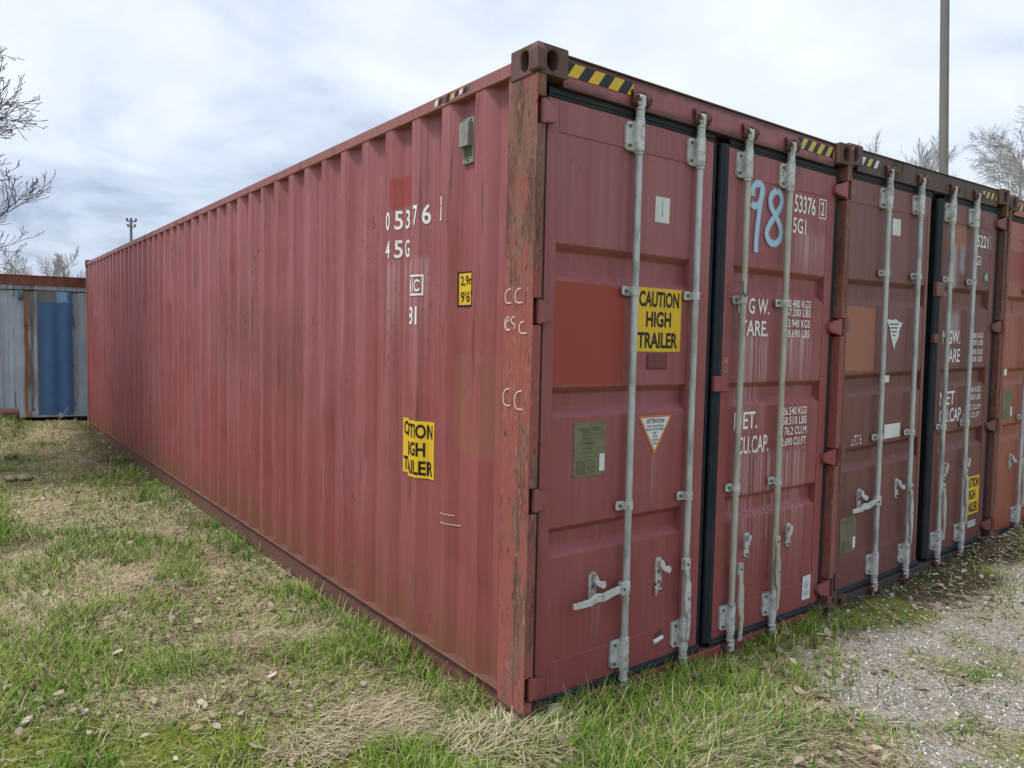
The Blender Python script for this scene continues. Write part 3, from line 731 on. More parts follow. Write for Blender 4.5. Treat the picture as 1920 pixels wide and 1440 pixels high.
b = MB(); b.add([(.85, .0478, .228), (.915, .0478, .242), (.908, .0478, .275), (.868, .0478, .262)], [(0, 1, 2, 3)]); b.build('sticker_residue', simple('brown_glue_residue', (.10, .055, .045), .8, var=.3, scale=40), dl)
# --- right door
strokes('spray_number', dr, M['spray'], [[(1.525, 2.49), (1.522, 2.54), (1.565, 2.567), (1.612, 2.556), (1.61, 2.505), (1.578, 2.45), (1.535, 2.436), (1.515, 2.455)], [(1.608, 2.545), (1.592, 2.452), (1.578, 2.37), (1.570, 2.289), (1.568, 2.195)],
        [(1.742, 2.548), (1.785, 2.530), (1.790, 2.475), (1.738, 2.418), (1.672, 2.35), (1.652, 2.30), (1.695, 2.256), (1.762, 2.262), (1.796, 2.315), (1.776, 2.37), (1.72, 2.42), (1.676, 2.465), (1.682, 2.52), (1.735, 2.549)]], .027,
        lambda u, v, k: Vector((u, .0505 - k, v)))
WT = M['lettering']
Q = YP
door_flat('container_number', dr, [('text', '0', 1.842, 2.455, .034, .1, Q, 0, .012), ('text', '53376', 1.918, 2.455, .215, .1, Q, 0, .012)], [WT])
door_flat('check_digit', dr, [('text', '2', 2.192, 2.467, .034, .078, Q, 0, .012),
          ('rect', 2.170, 2.250, 2.556, 2.562, Q, 0), ('rect', 2.170, 2.250, 2.448, 2.454, Q, 0), ('rect', 2.170, 2.176, 2.454, 2.556, Q, 0), ('rect', 2.244, 2.250, 2.454, 2.556, Q, 0)], [WT])
door_flat('type_code', dr, [('text', '4', 1.845, 2.338, .04, .088, Q, 0, .012), ('text', '5G1', 1.912, 2.338, .132, .088, Q, 0, .012)], [WT])
tx = [('text', 'M G W.', 1.442, 1.868, .276, .085, Q, 0, .012), ('text', 'TARE.', 1.462, 1.748, .252, .085, Q, 0, .012), ('text', 'NET.', 1.440, 1.242, .208, .095, Q, 0, .012), ('text', 'CU.CAP.', 1.475, 1.105, .288, .098, Q, 0, .012)]
for s, z in (('30.480 KGS', 1.918), ('67.200 LBS', 1.868), ('3.940 KGS', 1.806), ('8.690 LBS', 1.748)): wt = min(.25, .0248 * len(s)); tx.append(('text', s, 2.128 - wt, z, wt, .045, Q, 0, .012))
for s, z in (('26.540 KGS', 1.302), ('58.510 LBS', 1.246), ('76.2 CU.M', 1.186), ('2.690 CU.FT', 1.124)): wt = min(.25, .0248 * len(s)); tx.append(('text', s, 2.138 - wt, z, wt, .046, Q, 0, .012))
for it in tx: door_flat('weight_lettering', dr, [it], [WT])
door_flat('round_mark_sticker', dr, [('rect', 2.165, 2.252, .172, .318, .0475, 0)] + [('poly', [(2.208 + r_ * math.cos(a_), .262 + r_ * math.sin(a_)) for a_ in np.linspace(0, 6.28, 20)], .0465 - k * .0008, 1 - k) for k, r_ in enumerate((.022, .019))] +
          [('rect', 2.198, 2.218, .260, .264, .0445, 1), ('rect', 2.206, 2.210, .25, .274, .0440, 1)] + [('rect', 2.18, 2.236, .196 + i * .01, .199 + i * .01, .0465, 1) for i in range(3)], [M['white'], M['bolt']])
door_flat('chalk_letters', dr, [('text', c, 1.335, z, .026, .03, .0475, 0, -.02) for c, z in (('B', 1.60), ('O', 1.553), ('K', 1.508))], [M['chalk']])
handle_hang(dr, 1.432, .50, M['galv_y'], .045); handle_hang(dr, 1.816, .60, M['galv_y'], -.004)
catch(dr, 1.585, .60, M['zinc'], -1); catch(dr, 1.985, .60, M['zinc'], -1)
MB().box(1.235, 1.345, .030, .050, 1.455, 1.535).build('door_lug', M['frame'], dr, bevel=.004)
MB().tube([(1.40, .0, 2.03), (1.392, -.006, 1.98), (1.408, -.012, 1.95), (1.44, -.006, 1.97), (1.455, .0, 2.0)], .004, 6).tube([(1.402, .0, 1.97), (1.372, .03, 1.90), (1.385, .03, 1.80), (1.405, .032, 1.72)], .003, 6).build('wire', M['bolt'], dr, smooth=True)
# --- header tapes
hazard('warning_tape', c1, .170, .577, 2.806, 2.864, .0285, .012, .118, [M['black'], M['yellow']])
hazard('warning_tape', c1, 1.89, 2.262, 2.802, 2.862, .0285, .01, .088, [M['black'], M['oldyellow']])
# --- side wall marks
wall_flat('container_number', wall1, [('text', c, u, 2.275, .042, .1, .003, 0, .014) for c, u in (('0', 1.292), ('5', 1.222), ('3', 1.152), ('3', 1.082), ('7', 1.007), ('6', .937))], [WT])
wall_flat('check_digit', wall1, [('text', '2', .79, 2.285, .04, .075, .003, 0, .014)] +
          [('rect', a, c, z0, z1, .003, 0) for a, c, z0, z1 in ((.727, .735, 2.268, 2.382), (.797, .805, 2.268, 2.382), (.735, .797, 2.374, 2.382), (.735, .797, 2.268, 2.276))], [WT])
wall_flat('type_code', wall1, [('text', c, u, 2.125, w, .094, .003, 0, .014) for c, u, w in (('4', 1.292, .046), ('5', 1.222, .042), ('G', 1.155, .044), ('1', 1.08, .018))], [WT])
wall_flat('ownership_mark', wall1, [('rect', .925, 1.10, 2.012, 2.022, .003, 0), ('rect', .925, 1.10, 1.916, 1.926, .003, 0), ('rect', .925, .932, 1.926, 2.012, .003, 0), ('rect', 1.093, 1.10, 1.926, 2.012, .003, 0), ('rect', .998, 1.004, 1.926, 2.012, .003, 0),
          ('text', 'i', 1.022, 1.938, .010, .062, .003, 0, .012), ('text', 'C', .988, 1.936, .045, .062, .003, 0, .014), ('text', '8', 1.040, 1.768, .045, .092, .003, 0, .014), ('text', '1', .972, 1.768, .017, .092, .003, 0, .014)], [WT])
wall_flat('caution_sticker', wall1, [('rect', .838, 1.158, .977, 1.272, .003, 0), ('text', 'CAUTION', 1.145, 1.182, .290, .074, .0042, 1, .03), ('text', 'HIGH', 1.075, 1.088, .168, .074, .0042, 1, .03), ('text', 'TRAILER', 1.148, .992, .295, .074, .0042, 1, .03)], [M['yellow'], M['black']])
wall_flat('height_sticker', wall1, [('rect', .48, .622, 1.852, 2.016, .003, 1), ('rect', .488, .614, 1.860, 2.008, .0042, 0), ('text', '2,9m', .606, 1.945, .108, .052, .0054, 1, .014), ('text', "9'6\"", .606, 1.872, .100, .052, .0054, 1, .014)], [M['yellow'], M['black']])
# small ventilator in the first recess
xv = float(corr(.56, 12)); VY = .028; b = MB()
b.box(xv - .012, xv + .004, .510, .600, 2.515, 2.725)
b.box(xv - .040, xv - .012, .518, .594, 2.588, 2.700)
for i in range(4): b.box(xv - .022, xv - .012, .524, .588, 2.552 + i * .009, 2.556 + i * .009)
for (q, z) in ((.533, 2.712), (.578, 2.712), (.556, 2.530)): b.tube([(xv - .012, q, z), (xv - .017, q, z)], .006, 8, 1)
b.build('ventilator', [M['vent'], M['bolt']], wall1, bevel=.003)
# remains of tape on the top rail, chalk on the post
b = MB(); rr = random.Random(3)
for y, c in ((.80, 0), (.765, 1), (.735, 2), (.70, 1), (.655, 3), (.62, 1), (.585, 0), (.55, 1), (.53, 2)):
    h0 = 2.815 + .01 * rr.random(); b.add([(.0045, y, h0), (.0045, y - .028, h0 + .006), (.0045, y - .034, 2.848 + .008 * rr.random()), (.0045, y - .006, 2.845)], [(0, 1, 2, 3)], c)
b.build('tape_remains', [M['white'], M['black'], M['bolt'], M['oldyellow']], c1)
C_ = lambda u, v, s, k=1: [(u - .30 * s, v + .5 * s), (u + .12 * s, v + .42 * s), (u + .32 * s, v + .05 * s), (u + .22 * s, v - .38 * s), (u - .05 * s, v - .5 * s), (u - .42 * s * k, v - .46 * s)]
ch = [C_(.17, 1.885, .062), C_(.10, 1.885, .062, 1.3), C_(.172, 1.77, .055), C_(.168, 1.762, .045), [(.12, 1.80), (.145, 1.79), (.14, 1.772), (.115, 1.765), (.12, 1.745)], C_(.072, 1.752, .05, 1.8), C_(.168, 1.455, .075), C_(.085, 1.448, .08)]
for l_ in ch: strokes('chalk_mark', c1, M['chalk'], [l_], .0032, lambda u, v, k: Vector((.0022 - k, u, v)))
strokes('scratches', wall1, M['chalk'], [[(.70, .845), (.62, .842)], [(.70, .80), (.60, .795), (.58, .80)]], .002, lambda u, v, k: Vector((float(corr(u, 12) + dent(u, v)) - .004, u, v)))

# ------------------------------------------------------------------ container 2
TILT = -math.atan2(.050, 2.44)
def L2(x, z):
    """measured point of the second container's doors -> its own frame"""
    return x - 2.452 - (x + 1.9) * .0084, z - (.022 + .0205 * (x - 2.45)) - (z - 1.7) * .0084
REC2 = [(2.105, 1.945), (1.505, 1.362), (1.035, .885)]
palette2 = dict(wall=M['brown'], post=M['brown_post'], cast=M['cast'], rail=M['brown_head'], header=M['brown_head'], sill=M['brown_head'], hinge=M['brown'], rods=[(M['galv'], M['zinc'])] * 4)
c2, w2_, (dl2, dr2) = container('shipping_container', (2.452, .010, .018), (0, TILT, 0), 12.192, palette2,
    [dict(x0=.10, x1=1.205, xa=.125, xb=1.16, mats=(M['brown'], M['brown_l']), rec=REC2, ztl=2.572, zbl=.325, gask=[(.062, .10)], mirror=False),
     dict(x0=1.395, x1=2.345, xa=1.47, xb=2.262, mats=(M['brown'], M['brown_r']), rec=REC2, ztl=2.572, zbl=.325, gask=[(1.315, 1.395), (2.345, 2.40)], mirror=True)],
    rods=(.545, .985, 1.475, 1.875), guides=(2.155, 1.085))
tag(c2, 'brown-maroon shipping container with orange repaint patch and torn triangular sticker on its door', 'container', 'shipping containers in the row')
def r2(x0, x1, z0, z1): a = L2(x0, z0); c = L2(x1, z1); return a[0], c[0], a[1], c[1]
handle_out(dl2, .545, .665, M['zinc']); catch(dl2, .36, .69, M['zinc']); catch(dl2, .86, .70, M['zinc'], 1)
handle_hang(dl2, .985, .70, M['galv'], -.01); handle_hang(dr2, 1.475, .64, M['galv_y'], .02); handle_hang(dr2, 1.875, .70, M['galv_y'], -.004)
catch(dr2, 1.60, .74, M['zinc'], -1); catch(dr2, 1.98, .74, M['zinc'], -1)
a = r2(3.164, 3.276, 2.456, 2.568); door_flat('white_sticker', dl2, [('rect', *a, YP, 0)], [M['white']])
a = r2(3.163, 3.384, 1.089, 1.19); door_flat('white_sticker', dl2, [('rect', *a, YP, 0)], [M['white']])
a = r2(3.12, 3.2, 1.493, 1.542); door_flat('white_sticker', dl2, [('rect', a[0], a[1], a[2] - .02, a[3] - .02, YP - .0005, 0)], [M['white']])
p0, p1, p2 = L2(3.141, 1.89), L2(3.372, 1.90), L2(3.26, 1.674)
rr = random.Random(9); poly = [p0]
for k in range(1, 8): poly.append((p0[0] + (p1[0] - p0[0]) * k / 8, p0[1] + (.012 * rr.random() if k < 5 else -.02 * rr.random())))
poly += [(p1[0] - .02, p1[1] - .015)] + [(p1[0] + (p2[0] - p1[0]) * k / 8 - .03 * rr.random(), p1[1] + (p2[1] - p1[1]) * k / 8) for k in range(1, 8)] + [p2] + [(p2[0] + (p0[0] - p2[0]) * k / 8 + .015 * rr.random(), p2[1] + (p0[1] - p2[1]) * k / 8) for k in range(1, 8)]
cxx = (p0[0] + p1[0]) / 2 - .01
door_flat('torn_notice_sticker', dl2, [('poly', poly, YP, 0)] + [('rect', cxx - w / 2, cxx + w / 2 - .01, p0[1] - z, p0[1] - z + .009, YP - .001, 1) for w, z in ((.13, .03), (.11, .055), (.09, .08), (.05, .105))], [M['white'], M['bolt']])
a = r2(2.741, 2.88, 1.07, 1.149); st = []
for i in range(4):
    for j in range(3):
        x_ = a[0] + (a[1] - a[0]) * i / 4; z_ = a[2] + (a[3] - a[2]) * j / 3
        if (i * 3 + j) % 5 != 2: st.append(('rect', x_, x_ + .024 - .006 * ((i + j) % 3), z_, z_ + .016, YP, 0))
door_flat('faded_stencil_box', dl2, st, [M['lettering2']])
a = r2(2.64, 2.835, .371, .61); plate(dl2, *a, .0545)
a = L2(4.505, 2.5); q = L2(4.75, 2.6)
door_flat('container_number', dr2, [('text', '5221', a[0], a[1], .20, .092, YP, 0, .012), ('text', '5', a[0] - .055, a[1], .042, .092, YP, 0, .012)], [WT])
door_flat('check_digit', dr2, [('text', '1', q[0] + .028, a[1] + .01, .018, .072, YP, 0, .012)] +
          [('rect', q[0] + x0, q[0] + x1, a[1] + z0, a[1] + z1, YP, 0) for x0, x1, z0, z1 in ((0, .075, -.004, .0), (0, .075, .095, .099), (0, .005, 0, .095), (.07, .075, 0, .095))], [WT])
door_flat('type_code', dr2, [('text', '45G1', a[0] - .09, L2(4.5, 2.36)[1], .17, .075, YP, 0, .012)], [WT])
door_flat('green_label', dr2, [('rect', *r2(4.66, 4.745, 2.24, 2.32), YP, 0), ('text', '4/', L2(4.67, 2.25)[0], L2(4.67, 2.25)[1], .06, .06, YP - .001, 1, .01)], [M['greenink'], M['white']])
tx = []
for s, x, z, w, h in (('MGW.', 3.98, 1.742, .30, .1), ('TARE', 4.03, 1.605, .255, .1), ('NET', 3.98, 1.285, .25, .1), ('CU.CAP.', 3.985, 1.15, .385, .105)):
    p = L2(x, z); tx.append(('text', s, p[0], p[1], w, h, YP, 0, .012))
for s, z in (('30.480 KGS', 1.80), ('67.200 LBS', 1.745), ('3.900 KGS', 1.672), ('8.600 LBS', 1.615), ('26.540 KGS', 1.375), ('58.500 LBS', 1.315), ('76.2 CU.M', 1.235), ('2.691 CU.FT', 1.172)):
    p = L2(4.70, z); w = .028 * len(s); tx.append(('text', s, p[0] - w, p[1], w, .042, YP, 0, .006))
for it in tx: door_flat('weight_lettering', dr2, [it], [WT])
a = r2(4.47, 4.765, .385, .70); caution(dr2, a[0], a[1], a[2], a[3], YP)
door_flat('white_sticker', dr2, [('rect', *r2(4.566, 4.71, .285, .34), .0475, 0)] + [('rect', r2(4.566, 4.71, .285, .34)[0] + .01, r2(4.566, 4.71, .285, .34)[1] - .01, r2(4.566, 4.71, .285, .34)[2] + .012 + i * .014, r2(4.566, 4.71, .285, .34)[2] + .017 + i * .014, .0465, 1) for i in range(3)], [M['white'], M['bolt']])
MB().box(1.285, 1.41, .022, .05, 2.03, 2.13).build('door_lug', M['brown'], dr2, bevel=.004); MB().box(1.285, 1.34, .022, .05, 1.70, 1.76).build('door_lug', M['brown'], dr2, bevel=.004)
hazard('warning_tape', c2, .172, .42, 2.800, 2.850, .0285, .005, .085, [M['black'], M['white'], M['oldyellow']], drop=(3,))
hazard('warning_tape', c2, 1.96, 2.25, 2.802, 2.850, .0285, .005, .085, [M['black'], M['oldyellow']])

# ------------------------------------------------------------------ container 3
palette3 = dict(wall=M['orange'], post=M['orange_post'], cast=M['cast'], rail=M['brown_head'], header=M['orange'], sill=M['orange'], hinge=M['orange'], rods=[(M['galv'], M['zinc'])] * 4)
c3, w3_, (dl3, dr3) = container('shipping_container', (4.912, .02, .045), (0, TILT * .6, 0), 12.192, palette3,
    [dict(x0=.10, x1=1.195, xa=.16, xb=1.10, mats=(M['orange'], M['orange']), rec=REC2, ztl=2.572, zbl=.325, gask=[(.062, .10)], mirror=False),
     dict(x0=1.312, x1=2.338, xa=1.39, xb=2.262, mats=(M['orange'], M['orange']), rec=REC2, ztl=2.572, zbl=.325, gask=[(1.25, 1.312), (2.338, 2.376)], mirror=True)],
    rods=(.56, .985, 1.44, 1.86), guides=(2.155, 1.085))
tag(c3, 'orange-red shipping container standing beside the brown one, at the end of the row', 'container', 'shipping containers in the row')
plate(dl3, .20, .41, 1.075, 1.325, .0545)
door_flat('white_sticker', dl3, [('rect', .19, .25, 1.445, 1.50, .0485, 0)], [M['white']])
hazard('warning_tape', c3, .172, .50, 2.800, 2.850, .0285, .005, .085, [M['black'], M['oldyellow']])
handle_hang(dl3, .56, .70, M['galv_y'], .02); catch(dl3, .42, .70, M['zinc']); handle_hang(dl3, .985, .70, M['galv'], -.01)
handle_hang(dr3, 1.44, .70, M['galv'], .02); handle_hang(dr3, 1.86, .70, M['galv'], .0)

# ------------------------------------------------------------------ blue container behind
def blue_paint():
    m, t, b = new_mat('light_blue_paint_with_rust_streaks'); co = t.coords('Object'); x, y, z = t.sep(co)
    big = t.noise(co, 1.3, 4, .6); st = t.noise(co, 1, 5, .65, (16, 16, .5))
    col = t.mix(t.ramp(big, .35, .65), (.38, .49, .60), (.54, .62, .69)); col = t.mix(t.ramp(st, .45, .75, 0, .5), col, (.22, .30, .37))
    wob = t.math('MULTIPLY', t.math('SUBTRACT', t.noise(co, 3, 4, .6, (1, 1, .6)), .5), .10)
    xw = t.math('ADD', x, wob)
    rc = t.mix(t.noise(co, 8, 4, .7, (1, 1, .3)), (.20, .105, .05), (.10, .065, .04))
    # wide rust run beside the dark panel, thinner ones elsewhere
    mk = t.math('MULTIPLY', t.band(xw, -.93, -.76, .05), t.ramp(t.noise(co, 2.2, 5, .65, (6, 6, .5)), .36, .60, .1, .85)); col = t.mix(mk, col, rc)
    mk = t.math('MULTIPLY', t.band(xw, -.93, -.885, .02), t.ramp(t.noise(co, 2, 4, .6, (3, 3, .5), (7, 0, 0)), .4, .55)); col = t.mix(mk, col, (.40, .19, .06))
    mk = t.math('MULTIPLY', t.band(xw, -.25, -.12, .05), t.ramp(t.noise(co, 2, 4, .6, (3, 3, .5), (2, 0, 0)), .42, .62, 0, .6)); col = t.mix(mk, col, (.30, .27, .19))
    for (a, c, s) in ((-.245, -.205, .8), (-1.085, -1.06, .8), (-.17, -.15, .5), (-1.30, -1.27, .6), (-1.9, -1.84, .7), (-2.6, -2.5, .8)):
        mk = t.math('MULTIPLY', t.band(xw, a, c, .014), t.ramp(t.noise(co, 3.1, 5, .7, (2, 2, .6), (a * 9, 1, 0)), .48, .60)); col = t.mix(t.math('MULTIPLY', mk, s), col, (.09, .055, .04))
    up = t.math('MULTIPLY', t.ramp(z, 1.9, 2.25), t.ramp(t.noise(co, 2.5, 4, .6, (5, 5, .4), (5, 0, 0)), .42, .62)); col = t.mix(t.math('MULTIPLY', up, .55), col, (.22, .125, .07))
    ro = t.noise(co, 5, 6, .7, (1, 1, .5), (2, 8, 1)); col = t.mix(t.ramp(ro, .66, .70, 0, .8), col, (.07, .05, .045))
    t.put(b.inputs['Base Color'], col); b.inputs['Roughness'].default_value = .6
    t.put(b.inputs['Normal'], t.bump(t.noise(co, 6, 4, .6), .3, .02)); return m
M['blue'] = blue_paint()
def blue_panel():
    m, t, b = new_mat('deep_blue_panel_paint'); co = t.coords('Object'); x, y, z = t.sep(co)
    st = t.noise(co, 1, 4, .6, (14, 14, .6)); col = t.mix(st, (.045, .14, .31), (.075, .20, .40))
    wob = t.math('MULTIPLY', t.math('SUBTRACT', t.noise(co, 7, 3, .6), .5), .06)
    zz = t.math('ADD', z, wob)
    pale = t.math('MULTIPLY', t.ramp(zz, 1.955, 1.965), t.band(t.math('ADD', x, wob), -.46, -.29, .03)); col = t.mix(pale, col, (.26, .45, .72))
    ru = t.math('MULTIPLY', t.ramp(zz, 1.955, 1.965), t.band(t.math('ADD', x, wob), -.80, -.46, .03)); col = t.mix(t.math('MULTIPLY', ru, .75), col, (.24, .22, .15))
    rl = t.math('MULTIPLY', t.band(t.math('ADD', x, wob), -.80, -.70, .03), .6); col = t.mix(rl, col, (.17, .16, .14))
    dk = t.math('MULTIPLY', t.ramp(t.noise(co, 9, 4, .7, (1, 1, 2.5)), .64, .69), .6); col = t.mix(dk, col, (.03, .05, .09))
    t.put(b.inputs['Base Color'], col); b.inputs['Roughness'].default_value = .5; t.put(b.inputs['Normal'], t.bump(t.noise(co, 4, 4, .6), .5, .03)); return m
M['bluepanel'] = blue_panel()
M['rustrail'] = paint('rust_red_rail', (.20, .062, .045), (.26, .10, .075), rust=.45, chalk=.5, streak=.4, rustcol=(.09, .04, .025), seed=31, rough=.8)
BL = empty('blue_container', (.06, 12.42, .215), (0, 0, -.16))
BX0, BX1, BH = -4.6, 1.46, 2.40
b = MB(); xs = []; x_ = BX0 + .15
prof = []
while x_ < BX1 - .2:
    inp = -.80 < x_ < -.23
    prof += [(x_, 0.03), (x_ + .05, .0), (x_ + .22, .0), (x_ + .27, .03), (x_ + .30, .03)]; x_ += .33
v = []; zs = np.linspace(.10, 2.14, 14)
for p, q in prof:
    for z in zs: v.append((p, .012 + q + .012 * (float(fbm(p, z, 2.2, 3, 2)) - .5), z))
nz = len(zs); b.v = v; b.f = [(i * nz + j, (i + 1) * nz + j, (i + 1) * nz + j + 1, i * nz + j + 1) for i in range(len(prof) - 1) for j in range(nz - 1)]; b.m = [0] * len(b.f)
b.build('side_wall', M['blue'], BL, smooth=True, crease=12)
b = MB(); zs = np.linspace(.035, 2.145, 26); xs = np.linspace(-.74, -.235, 15); nz = len(zs)
for p in xs:
    for z in zs: b.v.append((p, -.012 + .026 * (float(fbm(p * 1.5, z, 2.6, 8, 3)) - .5) + .010 * math.sin(p * 26), z))
b.f = [(i * nz + j, (i + 1) * nz + j, (i + 1) * nz + j + 1, i * nz + j + 1) for i in range(len(xs) - 1) for j in range(nz - 1)]; b.m = [0] * len(b.f)
b.build('repair_panel', M['bluepanel'], BL, smooth=True)
MB().box(BX0, BX1, -.004, .08, 2.155, 2.235).build('top_rail', M['blue'], BL, bevel=.006)
MB().box(BX0, BX1, -.030, .06, 2.236, 2.256).box(BX0, BX1, -.012, .06, 2.256, 2.385).box(BX0, BX1, -.024, .09, 2.385, BH).build('roof_edge', M['rustrail'], BL, bevel=.004)
MB().box(BX0, BX1, .0, .10, .0, .098).build('bottom_rail', M['blue'], BL, bevel=.006)
for xa_ in (BX0 + .0, BX1 - .15): MB().box(xa_, xa_ + .15, -.006, .15, .0, 2.237).build('corner_post', M['blue'], BL, bevel=.006)
MB().box(BX0, BX1, .06, 2.43, 2.30, 2.37).build('roof', M['rustrail'], BL)
MB().box(BX0, BX0 + .02, .1, 2.43, .05, 2.3).box(BX1 - .02, BX1, .1, 2.43, .05, 2.3).box(BX0, BX1, 2.41, 2.43, .05, 2.3).build('end_wall', M['blue'], BL)
b = MB(); b.box(-1.01, -.93, -.035, .02, 1.98, 2.14); b.box(-1.005, -.935, -.045, -.035, 2.04, 2.13)
for i in range(4): b.box(-1.0, -.94, -.042, -.035, 1.985 + i * .012, 1.990 + i * .012, 1)
b.build('ventilator', [simple('blue_grey_vent_plastic', (.13, .21, .30), .6), M['bolt']], BL, bevel=.003)
tag(BL, 'weathered pale blue container with darker blue panel and rust runs, behind the maroon one', 'container')

# ================================================================== GROUND
def ground_h(x, y):
    x = np.asarray(x, float); y = np.asarray(y, float)
    h = -.005 + .035 * (fbm(x, y, .8, 3, 3) - .5) + .03 * (fbm(x, y, 3.1, 9, 3) - .5)
    left = ss(.3, -.2, x)
    h = h + .055 * ss(2.6, .2, np.hypot(x - .1, (y + .1) * 1.2)) + left * .16 * ss(7.5, 12.3, y) + left * .20 * ss(-.75, -1.3, x) * ss(10.6, 11.6, y) * ss(13.5, 12.0, y)
    h = h + .05 * ss(1.2, 2.4, x) * ss(.4, -.1, y) + .10 * ss(2.8, 4.6, x) * ss(.4, -.2, y) + .07 * ss(3.9, 4.8, x) * ss(-.75, -.25, y) * ss(.3, -.05, y)
    far = np.hypot(x - 1, y - 3); h = h * ss(60, 25, far) + .0
    return h
def axis(lo, hi, step, far):
    a = list(np.arange(lo, hi + 1e-6, step)); s = step; q = hi
    while q < far: s *= 1.35; q += s; a.append(q)
    s = step; q = lo
    while q > -far: s *= 1.35; q -= s; a.insert(0, q)
    return np.array(a)
def n2(x, y, s, seed): return fbm(x, y, s, seed, 3)
def m_gravel(x, y):
    n = n2(x, y, 2.2, 40) - .5; k = n2(x, y, 7, 41) - .5
    g = ss(-.16, .16, x - (1.62 + .55 * (y + .1)) + .55 * n + .25 * k) * ss(-1.34, -1.16, y + .25 * n + .12 * k) * ss(-.06, -.30, y + .30 * n + .2 * k + .26 * ss(1.9, 3.0, x))
    g = g * (1 - .9 * ss(.54, .64, n2(x, y, 1.7, 47)) * ss(1.7, 2.3, x)) * (1 - .5 * ss(.55, .68, n2(x, y, 4.5, 48)))
    return g
def m_moss(x, y):
    n = n2(x, y, 1.6, 50) - .5; k = n2(x, y, 6, 51) - .5
    s = (x + 1.78) * .573 + (y - .82) * .819
    a = ss(.66, .40, s + .5 * n + .2 * k) * ss(.35, -.3, x)
    c = ss(-1.16, -1.32, y + .25 * n) * ss(.6, 1.1, x)
    dd = ss(.55, .68, n2(x, y, 1.3, 52)) * ss(.2, -.1, y) * ss(1.0, 1.8, x) * .9
    return np.clip(a + c + dd, 0, 1)
def m_soil(x, y):
    n = n2(x, y, 2.4, 60) - .5
    a = ss(1.75, 2.5, x) * ss(-.62, -.30, y + .5 * n) * ss(.3, 0, y)
    c = ss(-.50, -.15, x + .5 * n) * ss(6.2, 7.6, y + 1.5 * n) * .9
    dd = ss(.66, .74, n2(x, y, 1.1, 61)) * .6
    return np.clip(a + c + dd, 0, 1)
xs = axis(-4.2, 8.0, .075, 900); ys = axis(-4.0, 14.0, .075, 900)
GX, GY = np.meshgrid(xs, ys, indexing='ij'); GZ = ground_h(GX, GY)
V = np.stack([GX, GY, GZ], -1).reshape(-1, 3); ny = len(ys)
I, J = np.meshgrid(np.arange(len(xs) - 1), np.arange(ny - 1), indexing='ij'); I = I.ravel(); J = J.ravel()
F = np.stack([I * ny + J, (I + 1) * ny + J, (I + 1) * ny + J + 1, I * ny + J + 1], -1)
px, py = V[:, 0], V[:, 1]
g, mo, so_ = m_gravel(px, py)[:, None], m_moss(px, py)[:, None], m_soil(px, py)[:, None]
th = n2(px, py, 1.0, 70)[:, None]
base = np.array([.44, .37, .255]) * (1 - th) + np.array([.33, .30, .185]) * th
base = base * (1 - so_) + np.array([.085, .066, .048]) * so_
base = base * (1 - mo) + np.array([.19, .22, .05]) * mo
base = base * (1 - g) + np.array([.37, .35, .32]) * g
def ground_mat():
    m, t, b = new_mat('soil_thatch_and_gravel'); co = t.coords('Object')
    at = t.node('ShaderNodeAttribute', attribute_name='col').outputs['Color']
    f = t.noise(co, 45, 5, .7); k = t.noise(co, 9, 4, .6)
    g2 = t.noise(co, 170, 3, .7); c = t.mix(t.ramp(f, .40, .60), t.mix(1.0, at, (.42, .38, .34), 'MULTIPLY'), at); c = t.mix(t.ramp(g2, .45, .62, 0, .6), c, t.mix(1.0, at, (1.5, 1.42, 1.3), 'MULTIPLY')); c = t.mix(t.ramp(k, .4, .7, 0, .45), c, t.mix(1.0, at, (1.35, 1.25, 1.1), 'MULTIPLY'))
    t.put(b.inputs['Base Color'], c); b.inputs['Roughness'].default_value = .95; b.inputs['Specular IOR Level'].default_value = .1
    t.put(b.inputs['Normal'], t.bump(f, .9, .02)); return m
gr = np_mesh('ground', V, F, ground_mat(), base, kind='structure', smooth=True)
tag(gr, 'rough grassy ground with moss, dead leaves and a gravel strip', 'ground')

# ------------------------------------------------------------------ ground cover
def leaf_mat(name, trans=.22, rough=.6):
    m, t, b = new_mat(name); at = t.node('ShaderNodeAttribute', attribute_name='col').outputs['Color']
    t.put(b.inputs['Base Color'], at); b.inputs['Roughness'].default_value = rough; b.inputs['Specular IOR Level'].default_value = .25
    if trans:
        tr = t.node('ShaderNodeBsdfTranslucent'); t.put(tr.inputs[0], at); mxs = t.node('ShaderNodeMixShader'); mxs.inputs[0].default_value = trans
        t.l.new(b.outputs[0], mxs.inputs[1]); t.l.new(tr.outputs[0], mxs.inputs[2]); out = m.node_tree.nodes['Material Output']; t.l.new(mxs.outputs[0], out.inputs[0])
    return m
CP = np.array(CAM_POS)
def visible(x, y, pad=.06):
    """roughly inside the picture (for density only: outside it the cover thins out, it does not stop)"""
    d = np.stack([x - CP[0], y - CP[1], 0 * x - CP[2]], -1); r, u, f = (np.array(v_) for v_ in (_r, _u, _f))
    z = d @ f; a = (d @ r) / np.maximum(z, .05); c = (d @ u) / np.maximum(z, .05)
    return (z > .1) & (np.abs(a) < .687 + pad) & (np.abs(c) < .515 + pad) & ~((x > .0) & (y > .05))
def scatter(n, dens, seed, keep_out=.28):
    """n candidate points, thinned by dens(x,y)*visibility*distance"""
    rng = np.random.default_rng(seed)
    r = 1.3 + 13.5 * rng.random(n) ** 1.25; a = rng.uniform(-.34, 1.72, n)
    x = CP[0] + r * np.sin(a); y = CP[1] + r * np.cos(a)
    ok = ~((x > .0) & (y > .03)) & (y < 12.75)
    x, y, r = x[ok], y[ok], r[ok]
    p = dens(x, y) * np.where(visible(x, y), 1.0, keep_out)
    k = rng.random(len(x)) < p
    return x[k], y[k], rng
